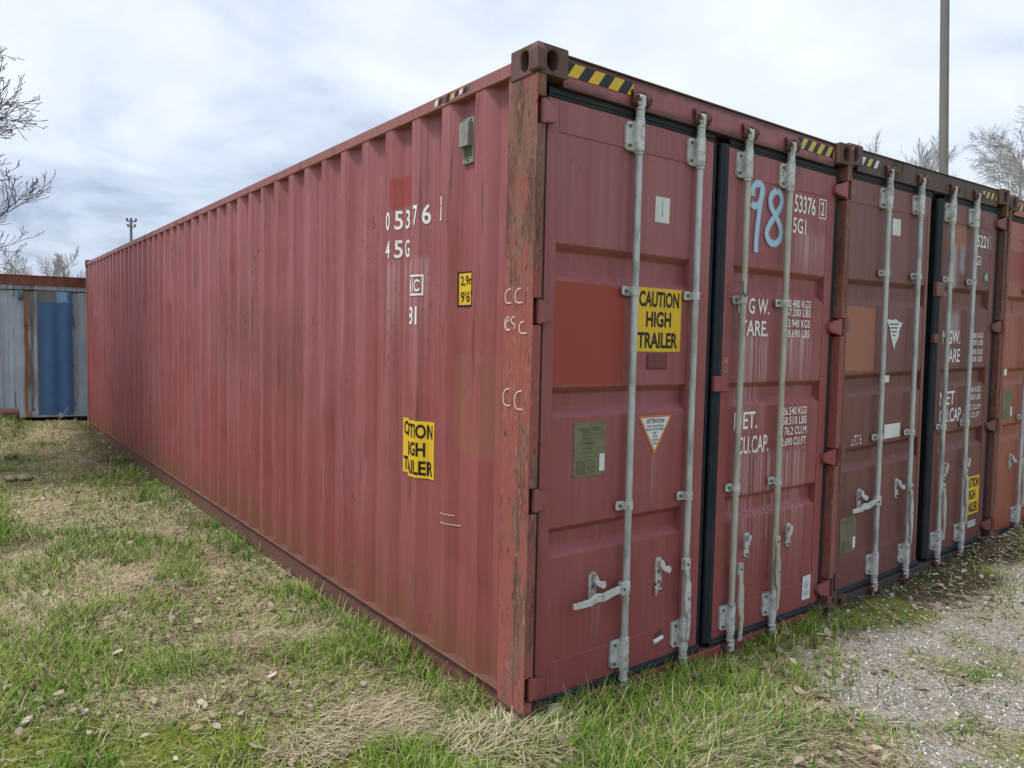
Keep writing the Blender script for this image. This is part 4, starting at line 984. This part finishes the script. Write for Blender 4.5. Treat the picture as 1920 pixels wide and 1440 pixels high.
def blades(x, y, hgt, wid, az, lean, curl, col, z=None, segs=3):
    n = len(x); z = ground_h(x, y) - .004 if z is None else z
    dirx, diry = np.cos(az), np.sin(az); wx, wy = -diry, dirx
    rows = []
    ts = np.linspace(0, 1, segs + 1)
    for i, t in enumerate(ts):
        out = hgt * (np.sin(lean) * t + curl * t * t); up = hgt * (np.cos(lean) * t - .5 * curl * t * t)
        cx_, cy_, cz_ = x + dirx * out, y + diry * out, z + np.maximum(up, .002 + .004 * t)
        ww = wid * (1 - t ** 1.6) * .5
        if i < segs:
            rows.append(np.stack([cx_ - wx * ww, cy_ - wy * ww, cz_], -1)); rows.append(np.stack([cx_ + wx * ww, cy_ + wy * ww, cz_], -1))
        else: rows.append(np.stack([cx_, cy_, cz_], -1))
    nv = len(rows); V = np.stack(rows, 1).reshape(-1, 3)
    tri = []
    for i in range(segs - 1): a = 2 * i; tri += [(a, a + 1, a + 3), (a, a + 3, a + 2)]
    tri.append((2 * segs - 2, 2 * segs - 1, 2 * segs))
    F = (np.arange(n)[:, None, None] * nv + np.array(tri)[None]).reshape(-1, 3)
    tt = np.repeat(ts, 2)[:nv]; shade = (.55 + .65 * tt)[None, :, None]  # colour darkens towards the root: shade painted into each blade
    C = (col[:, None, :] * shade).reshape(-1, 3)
    return V, F, C
def cat(parts):
    V, F, C, o = [], [], [], 0
    for v, f, c in parts: V.append(v); F.append(f + o); C.append(c); o += len(v)
    return np.concatenate(V), np.concatenate(F), np.concatenate(C)
def lerp(a, c, t): return np.array(a)[None] * (1 - t[:, None]) + np.array(c)[None] * t[:, None]

def tall(x, y):
    """where the grass stands long: along the walls, at the doors' foot, in clumps"""
    front = ss(-.25, .15, x) * ss(1.45, .95, x) * ss(-.95, -.55, y) * ss(.1, -.02, y)
    wall = ss(-.40, -.04, x) * ss(.0, .3, y) * ss(8, 6, y) * ss(.30, .50, n2(x, y, 1.8, 80))
    hump = np.exp(-(((x + 1.62) / .38) ** 2 + ((y - 2.0) / .6) ** 2)) + .8 * np.exp(-(((x + 1.45) / .3) ** 2 + ((y - 3.6) / .5) ** 2)) + .7 * np.exp(-(((x + .95) / .25) ** 2 + ((y - 1.5) / .2) ** 2))
    edge = ss(-1.25, -1.6, x) * ss(.42, .6, n2(x, y, .9, 81)) * ss(0, .8, y)
    clump = ss(.56, .66, n2(x, y, 1.9, 82)) * ss(2.7, 2.0, x)
    far = ss(-.85, -1.1, x) * ss(10, 11, y)
    door2 = ss(1.4, 1.7, x) * ss(2.6, 2.2, x) * ss(-.4, -.12, y) * .7
    right = ss(4.2, 4.8, x) * ss(-.9, -.35, y) * ss(.5, .62, n2(x, y, 2.4, 84))
    return np.clip(np.maximum.reduce([hump, front, wall, edge, clump * .8, far, door2, right]), 0, 1)
def d_green(x, y):
    patch = ss(.40, .60, n2(x, y, 1.25, 85)) * .55 + .13 + .25 * ss(.45, .7, n2(x, y, 4.5, 86))
    t = tall(x, y)
    dd = np.clip(patch * .7 + t * .75, 0, 1)
    return dd * (1 - .93 * m_gravel(x, y)) * (1 - .80 * m_soil(x, y) * (1 - t)) * (1 - .05 * m_moss(x, y))
x, y, rng = scatter(440000, d_green, 101)
t = tall(x, y); n = len(x); r1 = rng.random(n)
hgt = (.035 + .05 * rng.random(n)) * (1 - t) + t * (.055 + .13 * rng.random(n) ** 1.5); hgt *= (.75 + .5 * n2(x, y, 3, 88))
hgt = np.where(m_moss(x, y) > .5, hgt * .8, hgt)
wid = .0030 + .0040 * rng.random(n) + .0008 * np.hypot(x - CP[0], y - CP[1]) * .45
hue = np.clip(n2(x, y, 1.1, 89) * 1.2 - .1 + .35 * (rng.random(n) - .5), 0, 1)
col = lerp((.085, .245, .018), (.27, .40, .045), hue); dry = (rng.random(n) < .2)[:, None]; col = np.where(dry, lerp((.46, .40, .20), (.58, .48, .28), rng.random(n)), col)
col *= (.55 + .75 * rng.random(n))[:, None]
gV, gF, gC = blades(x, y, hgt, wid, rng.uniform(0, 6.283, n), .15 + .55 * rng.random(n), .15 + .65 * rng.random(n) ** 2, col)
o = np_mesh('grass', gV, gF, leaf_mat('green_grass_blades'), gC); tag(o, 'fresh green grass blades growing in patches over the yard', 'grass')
# dry straw, mostly lying
def d_straw(x, y):
    p = ss(.42, .62, n2(x, y, 1.5, 90)) * .75 + .18
    lump = np.exp(-(((x + .05) / .30) ** 2 + ((y + .05) / .22) ** 2)) + np.exp(-(((x + .55) / .38) ** 2 + ((y - .42) / .2) ** 2)) + np.exp(-(((x + .62) / .3) ** 2 + ((y - 1.6) / .22) ** 2)) + np.exp(-(((x - .55) / .4) ** 2 + ((y + .55) / .22) ** 2)) + np.exp(-(((x + 1.0) / .35) ** 2 + ((y - 1.15) / .2) ** 2)) + .8 * ss(-.7, -1.0, x) * ss(10.4, 11, y)
    return np.clip((p + lump) * (1 - .9 * m_gravel(x, y)) * (1 - .7 * m_moss(x, y) * (lump < .3)) * (1 - .85 * m_soil(x, y)), 0, 1)
x, y, rng = scatter(430000, d_straw, 102); n = len(x)
big = np.exp(-(((x + .05) / .30) ** 2 + ((y + .05) / .22) ** 2)) + np.exp(-(((x + .55) / .38) ** 2 + ((y - .42) / .2) ** 2)) + np.exp(-(((x - .55) / .4) ** 2 + ((y + .55) / .22) ** 2)) + np.exp(-(((x + .62) / .3) ** 2 + ((y - 1.6) / .22) ** 2))
flow = 6.283 * n2(x, y, .8, 91) * 1.6; col = lerp((.70, .58, .37), (.93, .82, .58), rng.random(n)) * (.35 + .75 * rng.random(n) ** .8)[:, None]
hgt = .025 + .09 * rng.random(n) ** 1.6 + .12 * big * rng.random(n)
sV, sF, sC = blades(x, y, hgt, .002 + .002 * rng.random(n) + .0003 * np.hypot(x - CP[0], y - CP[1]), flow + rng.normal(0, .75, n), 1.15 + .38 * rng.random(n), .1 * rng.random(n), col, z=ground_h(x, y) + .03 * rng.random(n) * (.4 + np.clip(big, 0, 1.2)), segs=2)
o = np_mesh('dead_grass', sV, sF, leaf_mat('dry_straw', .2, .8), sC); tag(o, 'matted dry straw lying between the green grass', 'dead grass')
# moss: short dense points
x, y, rng = scatter(260000, lambda x, y: np.clip(m_moss(x, y) * .95 * (1 - .6 * m_gravel(x, y)) + .05 * (1 - m_gravel(x, y)), 0, 1), 103, .2); n = len(x)
hue = np.clip(n2(x, y, 2.2, 92) * 1.6 - .3 + .3 * (rng.random(n) - .5), 0, 1); col = lerp((.15, .27, .035), (.40, .42, .06), hue) * (.7 + .6 * rng.random(n))[:, None]
brown = ((x > .8) & (y > -1.1))[:, None]; col = np.where(brown, col * np.array([1.15, .85, .8]), col)
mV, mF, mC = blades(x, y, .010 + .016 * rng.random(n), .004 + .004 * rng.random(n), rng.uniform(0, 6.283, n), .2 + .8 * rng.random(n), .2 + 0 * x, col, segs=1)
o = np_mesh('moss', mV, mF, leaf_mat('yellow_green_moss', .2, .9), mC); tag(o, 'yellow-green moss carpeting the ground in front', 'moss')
# dead leaves
def d_leaf(x, y): return np.clip((ss(.40, .62, n2(x, y, 1.3, 93)) * .8 + .15 + .6 * ss(2.2, 3.5, x) * ss(-.7, -.3, y) + .7 * ss(-.8, -.2, x) * ss(5, 7, y)) * (1 - .85 * m_gravel(x, y)) * (1 - .75 * m_moss(x, y)), 0, 1)
x, y, rng = scatter(24000, d_leaf, 104); n = len(x); s = .008 + .019 * rng.random(n) ** 1.5; a = rng.uniform(0, 6.283, n); tl = rng.normal(0, .35, n); tr = rng.normal(0, .35, n); z = ground_h(x, y) + .008 + .03 * rng.random(n)
shape = np.array([(0, -1.15, .0), (.55, -.55, .12), (.72, .1, .2), (.42, .75, .15), (0, 1.25, .05), (-.42, .75, .16), (-.72, .1, .22), (-.55, -.55, .1)])
jit = rng.normal(0, .055, (n, 8, 3)); P = (shape[None] + jit) * s[:, None, None]
cur = rng.uniform(-.6, 1.3, n)[:, None]; lx = P[:, :, 0]; ly = P[:, :, 1]; lz = P[:, :, 2] * cur
lz = lz + lx * np.tan(np.clip(tl, -.9, .9))[:, None] * .8 + ly * np.tan(np.clip(tr, -.9, .9))[:, None] * .8
V = np.stack([x[:, None] + lx * np.cos(a)[:, None] - ly * np.sin(a)[:, None], y[:, None] + lx * np.sin(a)[:, None] + ly * np.cos(a)[:, None], z[:, None] + lz], -1).reshape(-1, 3)
tri = np.array([(0, 1, 7), (1, 6, 7), (1, 2, 6), (2, 5, 6), (2, 3, 5), (3, 4, 5)]); F = (np.arange(n)[:, None, None] * 8 + tri[None]).reshape(-1, 3)
lc = lerp((.24, .17, .12), (.58, .49, .39), rng.random(n) ** 1.2); C = np.repeat(lc * (.6 + .6 * rng.random(n))[:, None], 8, 0)
o = np_mesh('leaf_litter', V, F, leaf_mat('dry_brown_leaves', .15, .75), C); tag(o, 'pale brown fallen leaves scattered over the grass', 'leaf litter')
# gravel pebbles
def d_peb(x, y): return np.clip(m_gravel(x, y) * .95 + .30 * m_soil(x, y) * (x > 1.2) + .02, 0, 1)
x, y, rng = scatter(200000, d_peb, 105, .12); n = len(x); s = .0035 + .007 * rng.random(n) ** 2; s = np.where(rng.random(n) < .015, s * 2.4, s); a = rng.uniform(0, 6.283, n)
oc = np.array([(1, 0, 0), (0, 1, 0), (-1, 0, 0), (0, -1, 0), (0, 0, 1), (0, 0, -1)], float)
P = oc[None] * (1 + rng.normal(0, .22, (n, 6, 1))) * s[:, None, None] * np.array([1.25, .95, .7]) + rng.normal(0, .12, (n, 6, 3)) * s[:, None, None]
ca, sa = np.cos(a)[:, None], np.sin(a)[:, None]; X = P[:, :, 0] * ca - P[:, :, 1] * sa; Y = P[:, :, 0] * sa + P[:, :, 1] * ca
V = np.stack([x[:, None] + X, y[:, None] + Y, (ground_h(x, y) + s * .25)[:, None] + P[:, :, 2]], -1).reshape(-1, 3)
tri = np.array([(0, 1, 4), (1, 2, 4), (2, 3, 4), (3, 0, 4), (1, 0, 5), (2, 1, 5), (3, 2, 5), (0, 3, 5)]); F = (np.arange(n)[:, None, None] * 8 * 0 + np.arange(n)[:, None, None] * 6 + tri[None]).reshape(-1, 3)
pc = lerp((.27, .255, .23), (.72, .70, .66), rng.random(n) ** 1.1); C = np.repeat(pc, 6, 0)
o = np_mesh('gravel', V, F, leaf_mat('grey_gravel_stones', 0, .85), C); tag(o, 'grey gravel strip in front of the container doors', 'gravel')
# broad-leaved ground plants (clover, nettle shoots) near the walls
def d_weed(x, y): return np.clip(.65 * ss(.52, .66, n2(x, y, 2.1, 95)) * (ss(-.9, -.1, x) * ss(0, .4, y) + ss(1.2, 1.7, x) * ss(-.75, -.3, y) * .9 + .12) * (1 - .7 * m_gravel(x, y)), 0, 1)
x, y, rng = scatter(52000, d_weed, 106); n = len(x); s = .006 + .009 * rng.random(n); a = rng.uniform(0, 6.283, n); z = ground_h(x, y) + .01 + .06 * rng.random(n) ** 1.5
P = shape[None] * s[:, None, None] * np.array([1, 1, .5]); lx, ly, lz = P[:, :, 0], P[:, :, 1], P[:, :, 2]; tl = rng.normal(0, .5, n)[:, None]; lz = lz + ly * tl
V = np.stack([x[:, None] + lx * np.cos(a)[:, None] - ly * np.sin(a)[:, None], y[:, None] + lx * np.sin(a)[:, None] + ly * np.cos(a)[:, None], z[:, None] + lz], -1).reshape(-1, 3)
tri = np.array([(0, 1, 7), (1, 6, 7), (1, 2, 6), (2, 5, 6), (2, 3, 5), (3, 4, 5)]); F = (np.arange(n)[:, None, None] * 8 + tri[None]).reshape(-1, 3)
C = np.repeat(lerp((.09, .18, .035), (.20, .30, .08), rng.random(n)), 8, 0)
o = np_mesh('ground_plants', V, F, leaf_mat('small_green_leaves'), C); tag(o, 'low small-leaved plants growing along the walls and doors', 'ground plants')
# fallen twigs
x, y, rng = scatter(3200, lambda x, y: np.clip(.12 + ss(-.7, -.2, x) * ss(5.5, 7, y) + .5 * ss(2.2, 3, x) * ss(-.6, -.2, y), 0, 1) * (1 - .8 * m_gravel(x, y)), 107); n = len(x); L_ = .06 + .28 * rng.random(n) ** 2; a = rng.uniform(0, 6.283, n)
parts = []
for t0 in (0, 1.57): parts.append(blades(x, y, L_, .004 + .004 * rng.random(n), a, 1.45 - .25 * rng.random(n) * 0 + 0 * x, 0 * x, lerp((.20, .16, .12), (.40, .34, .28), rng.random(n)), z=ground_h(x, y) + .015))
tV, tF, tC = cat(parts[:1]); o = np_mesh('fallen_twigs', tV, tF, leaf_mat('grey_brown_twigs', 0, .8), tC); tag(o, 'thin fallen twigs lying along the foot of the wall', 'twigs')

# ------------------------------------------------------------------ stones, log
def rock(name, p, size, mat, seed, label, cat_, group=None, flat=.7):
    bm = bmesh.new(); bmesh.ops.create_icosphere(bm, subdivisions=3, radius=1); rg = random.Random(seed); o1 = rg.random() * 50
    for v in bm.verts:
        c = v.co; k = 1 + .5 * (float(fbm(c.x * 1.1 + o1, c.y * 1.1 + c.z * 1.7, 1.3, seed, 3)) - .5); v.co = Vector((round(c.x * k * 2.2) / 2.2 * .35 + c.x * k * .65, c.y * k, c.z * k * flat))
    bmesh.ops.scale(bm, verts=bm.verts, vec=size); me = bpy.data.meshes.new(name); bm.to_mesh(me); bm.free(); me.materials.append(mat); me.shade_smooth()
    o = bpy.data.objects.new(name, me); COL.objects.link(o); o.location = p; o.rotation_euler = (0, 0, rg.random() * 6); return tag(o, label, cat_, group)
M['palestone'] = simple('pale_weathered_stone', (.46, .44, .40), .9, var=.3, scale=30, bump=.5, dirt=(.25, .22, .17), dirt_amt=.6, dscale=25)
M['stone'] = simple('lichen_grey_stone', (.20, .18, .13), .9, var=.35, scale=14, bump=.6, dirt=(.13, .13, .04), dirt_amt=.6)
def mossy():
    m, t, b = new_mat('mossy_stone'); co = t.coords('Object'); nz = t.sep(t.node('ShaderNodeNewGeometry').outputs['Normal'])[2]; n = t.noise(co, 18, 4, .7)
    f = t.ramp(t.math('ADD', nz, t.math('MULTIPLY', t.math('SUBTRACT', n, .5), .9)), .0, .5); c = t.mix(f, (.13, .11, .08), t.mix(n, (.17, .17, .05), (.38, .36, .22)))
    t.put(b.inputs['Base Color'], c); b.inputs['Roughness'].default_value = .95; t.put(b.inputs['Normal'], t.bump(n, .8, .02)); return m
M['mossy'] = mossy()
def gz(x, y): return float(ground_h(x, y))
rock('stone', (.155, -.035, gz(.155, -.035) + .03), (.050, .045, .06), M['stone'], 4, 'rounded grey-brown stone at the foot of the corner post of the maroon container', 'stone')
for (u, v, s, sd_) in ((22, 888, .085, 5), (45, 887, .095, 6)):
    p = at_dist(u, v, 10.0); rock('mossy_stone', (p.x, p.y, gz(p.x, p.y) + .03), (s, s * .8, s * .75), M['mossy'], sd_, 'pale moss-covered stone, one of a touching pair in the grass', 'stone', 'pair of mossy stones')
p = at_dist(20, 857, 11.5); rock('mossy_stone', (p.x, p.y, gz(p.x, p.y) + .04), (.075, .07, .09), M['mossy'], 7, 'dark small stone with a pale top, standing alone behind the mossy pair', 'stone')
for i, (u, v) in enumerate(((1462, 1318), (240, 1122), (160, 1330), (580, 1328))):
    k = pix(u, v); s = (.03 - CAM_POS[2]) / k.z; p = Vector(CAM_POS) + k * s
    lab = ('small white pebble lying on the gravel', 'pale grey stone in the grass beside the wall of the maroon container', 'small whitish stone on the dry grass near the moss', 'pale flat stone at the edge of the moss')[i]
    rock('pale_stone', (p.x, p.y, gz(p.x, p.y) + .008), ((.014, .028, .024, .02)[i], (.010, .022, .018, .015)[i], (.009, .014, .012, .010)[i]), M['palestone'], 20 + i, lab, 'stone')
# rotten log at the far left
def log_mat():
    m, t, b = new_mat('rotten_red_brown_wood'); co = t.coords('Object'); n = t.noise(co, 10, 5, .7, (.25, 1, 3)); c = t.mix(n, (.055, .03, .022), (.20, .105, .075)); t.put(b.inputs['Base Color'], c); b.inputs['Roughness'].default_value = .9; t.put(b.inputs['Normal'], t.bump(n, 1, .02)); return m
p = at_dist(33, 806, 14.2); b = MB(); rg = random.Random(2)
pts = [(-.95 + i * .12, .0 + .01 * rg.random(), .0) for i in range(9)]; b.tube(pts, [.115 + .018 * rg.random() for _ in pts], 14)
o = b.build('rotten_log', log_mat(), None, smooth=True); o.location = (p.x, p.y, gz(p.x, p.y) + .085); o.rotation_euler = (0, .03, .12); tag(o, 'rotten red-brown log lying in the grass before the blue container', 'log')
M['stick'] = simple('grey_pink_dead_stick', (.34, .24, .20), .8, var=.3, scale=20, bump=.3)
for i, (u, v, d_, h, lx) in enumerate(((190, 800, 12.6, .22, -.10), (205, 862, 9.4, .30, .02), (100, 800, 13.9, .32, .22))):
    p = at_dist(u, v, d_); z0 = gz(p.x, p.y); b = MB().tube([(0, 0, -.03), (lx * .4, .02, h * .45), (lx, .03, h)], [.010, .008, .004], 6).tube([(lx * .4, .02, h * .45), (lx * .4 + .09, .0, h * .62)], [.005, .002], 5)
    o = b.build('dead_stalk', M['stick'], None, smooth=True); o.location = (p.x, p.y, z0)
    tag(o, ('pinkish dead stalk sprouting by the far end of the maroon wall', 'pale upright dead stalk between brown leaves at the foot of the maroon wall', 'dark bent dead stalk in front of the blue panel')[i], 'dead stalk')

# ================================================================== TREES, POLES
def grow(rg, p, d, length, r, depth, P, out, tips):
    """one branch as a polyline with side branches. P: parameters by depth"""
    q = P[depth]; n = q['n']; pts = [p.copy()]; rad = [r]; dd = d.normalized(); st = length / n
    for i in range(n):
        dd = (dd + Vector((rg.gauss(0, q['wob']), rg.gauss(0, q['wob']), rg.gauss(0, q['wob']) + q['up'])) ).normalized()
        pts.append(pts[-1] + dd * st); rad.append(r * (1 - (i + 1) / n * (1 - q['taper'])))
        if depth + 1 < len(P) and (i + 1) / n > q['bare']:
            for _ in range(q['kids'] if isinstance(q['kids'], int) else (1 if rg.random() < q['kids'] else 0)):
                ax = dd.orthogonal().normalized(); ax.rotate(Matrix.Rotation(rg.random() * 6.283, 3, dd)); sp = q['ang'] * (.75 + .5 * rg.random())
                k = (dd * math.cos(sp) + ax * math.sin(sp)).normalized()
                grow(rg, pts[-1].copy(), k, length * q['len'] * (.6 + .7 * rg.random()) * (1.1 - .55 * (i + 1) / n), rad[-1] * q['rr'], depth + 1, P, out, tips)
    out.append((pts, rad, depth)); tips.append((pts[-1], dd))
def tree(name, seed, base, height, r, P, mats, label, lean=(0, 0, 1), buds=0.0, group=None, minr=.003):
    rg = random.Random(seed); out, tips = [], []
    root = empty(name, base); grow(rg, Vector((0, 0, -.1)), Vector(lean), height, r, 0, P, out, tips)
    tb, cb = MB(), MB()
    for pts, rad, dp in out:
        rad = [max(q, minr) for q in rad]
        if dp == 0: tb.tube(pts, rad, 10)
        else: cb.tube(pts, rad, 5 if dp == 1 else 3, caps=False)
    if buds:
        for p, d_ in tips:
            cb.tube([p, p + d_ * buds, p + d_ * buds * 2.2], [buds * .3, buds * .42, buds * .1], 4, 1)
    tb.build('trunk', mats[0], root, smooth=True); cb.build('crown', [mats[1], mats[-1]], root)
    return tag(root, label, 'tree', group)
M['bark'] = simple('grey_brown_bark', (.14, .115, .10), .9, var=.35, scale=12, bump=.7, stretch=(1, 1, .3))
M['twig'] = simple('dark_grey_twigs', (.13, .11, .12), .85, var=.25, scale=4, bump=0)
M['fartwig'] = simple('pale_grey_brown_twigs', (.40, .385, .37), .85, var=.25, scale=1, bump=0)
M['bud'] = simple('brown_buds', (.20, .15, .13), .8, var=.2, scale=20, bump=0)
M['birch'] = simple('pale_birch_bark', (.42, .40, .37), .85, var=.3, scale=3, bump=.3, dirt=(.08, .07, .06), dirt_amt=.7, dscale=2)
# big bare tree whose branches reach in from the left
PT = [dict(n=18, wob=.03, up=.02, taper=.22, bare=.25, kids=3, ang=1.2, len=.34, rr=.26),
      dict(n=10, wob=.05, up=.015, taper=.30, bare=.08, kids=2, ang=.7, len=.42, rr=.50),
      dict(n=8, wob=.05, up=.045, taper=.40, bare=.08, kids=1, ang=.65, len=.50, rr=.60),
      dict(n=4, wob=.05, up=.10, taper=.7, bare=.2, kids=.5, ang=.6, len=.55, rr=.8),
      dict(n=3, wob=.05, up=.14, taper=.8, bare=1, kids=0, ang=.6, len=.4, rr=.8)]
tree('bare_tree', 14, (-2.95, 9.2, gz(-2.95, 9.2)), 6.9, .12, PT, [M['bark'], M['twig'], M['bud']], 'large bare budding tree reaching over from beside the blue container', buds=.012, minr=.0036)
# small trees behind the blue container
PS = [dict(n=12, wob=.025, up=.03, taper=.2, bare=.15, kids=2, ang=.6, len=.34, rr=.45), dict(n=7, wob=.06, up=.07, taper=.3, bare=.1, kids=2, ang=.6, len=.42, rr=.6),
      dict(n=4, wob=.06, up=.08, taper=.5, bare=.2, kids=1, ang=.6, len=.5, rr=.8), dict(n=3, wob=.05, up=.08, taper=.6, bare=1, kids=0, ang=.6, len=.4, rr=.8)]
for i, (u, d_, h) in enumerate(((50, 27, 3.6), (36, 30, 3.5), (120, 26, 3.5), (105, 31, 3.9), (140, 29, 3.4), (12, 29, 3.2))):
    p = at_dist(u, 700, d_); tree('young_tree', 40 + i, (p.x, p.y, 0), h, .045, PS, [M['bark'], M['fartwig']], 'slim leafless young tree in the thicket beyond the blue container', group='young trees beyond the blue container', minr=.006)
# trees beyond the containers on the right
PF = [dict(n=10, wob=.02, up=.02, taper=.3, bare=.25, kids=3, ang=.75, len=.50, rr=.5), dict(n=8, wob=.05, up=.05, taper=.3, bare=.2, kids=2, ang=.6, len=.5, rr=.6),
      dict(n=6, wob=.06, up=.05, taper=.4, bare=.15, kids=2, ang=.5, len=.6, rr=.7), dict(n=4, wob=.05, up=.05, taper=.5, bare=.2, kids=1, ang=.5, len=.6, rr=.8), dict(n=3, wob=.05, up=.04, taper=.5, bare=1, kids=0, ang=.6, len=.4, rr=.8)]
p = at_dist(1690, 700, 34); tree('bare_tree', 61, (p.x, p.y, 0), 7.3, .13, PF, [M['bark'], M['fartwig']], 'bare spreading tree seen over the row of containers beside the pole', minr=.0055)
PB = [dict(n=12, wob=.02, up=.02, taper=.2, bare=.2, kids=2, ang=.7, len=.38, rr=.45), dict(n=8, wob=.06, up=.02, taper=.3, bare=.1, kids=2, ang=.6, len=.45, rr=.6),
      dict(n=6, wob=.07, up=-.05, taper=.4, bare=.1, kids=3, ang=.5, len=.65, rr=.7), dict(n=5, wob=.05, up=-.12, taper=.5, bare=1, kids=0, ang=.6, len=.4, rr=.8)]
p = at_dist(1912, 700, 30); tree('birch_tree', 71, (p.x, p.y, 0), 8.0, .13, PB, [M['birch'], M['fartwig']], 'pale birch with fine drooping twigs behind the orange-red container', minr=.006)
p = at_dist(1955, 700, 36); tree('birch_tree', 72, (p.x, p.y, 0), 9.2, .14, PB, [M['birch'], M['fartwig']], 'taller birch farther back, rising over the orange-red container', minr=.006)
# timber pole
def pole_mat():
    m, t, b = new_mat('weathered_pole_timber'); co = t.coords('Object'); n = t.noise(co, 1, 6, .7, (30, 30, .6)); k = t.noise(co, 1.2, 3, .6, (1, 1, .4))
    c = t.mix(n, (.12, .115, .11), (.26, .25, .24)); c = t.mix(t.ramp(k, .4, .7, 0, .5), c, (.32, .31, .30)); c = t.mix(t.ramp(t.noise(co, 1, 3, .6, (9, 9, .3), (4, 0, 0)), .60, .68, 0, .5), c, (.20, .15, .12))
    t.put(b.inputs['Base Color'], c); b.inputs['Roughness'].default_value = .9; t.put(b.inputs['Normal'], t.bump(n, .5, .02)); return m
p = at_dist(1769, 330, 19.0); b = MB(); q = (at_dist(1771.8, 0, 19.0) - p); q = q / q.z; b.tube([q * (k - p.z) for k in (-.5, 4, 8, 14)], [.102, .096, .090, .080], 20)
o = b.build('utility_pole', pole_mat(), None, smooth=True); o.location = (p.x, p.y, p.z); tag(o, 'tall grey weathered pole standing behind the brown and orange-red containers', 'pole')
# distant mast
p = at_dist(246, 450, 42); mast = empty('floodlight_mast', (p.x, p.y, 0)); top = at_dist(246, 413, 42).z / .72; mast.scale = (.72, .72, .72)
ms = simple('grey_mast_steel', (.20, .21, .21), .7, var=.15, scale=2, bump=0)
MB().tube([(0, 0, 0), (0, 0, top)], [.12, .085], 10).build('mast_pole', ms, mast, smooth=True)
MB().box(-.30, .34, -.04, .04, top - .10, top - .02).box(-.22, .26, -.04, .04, top - .48, top - .42).build('crossarm', ms, mast)
for i, (x_, z_) in enumerate(((-.26, .0), (.0, .03), (.30, .02), (.24, -.38), (-.20, -.40))):
    MB().box(x_ - .07, x_ + .07, -.09, .05, top + z_ - .02, top + z_ + .12).tube([(x_, -.02, top + z_ - .06), (x_, -.02, top + z_)], .03, 6).build('floodlight', ms, mast, bevel=.01)
tag(mast, 'small distant lamp mast with crossarms, seen over the maroon container roof', 'mast')
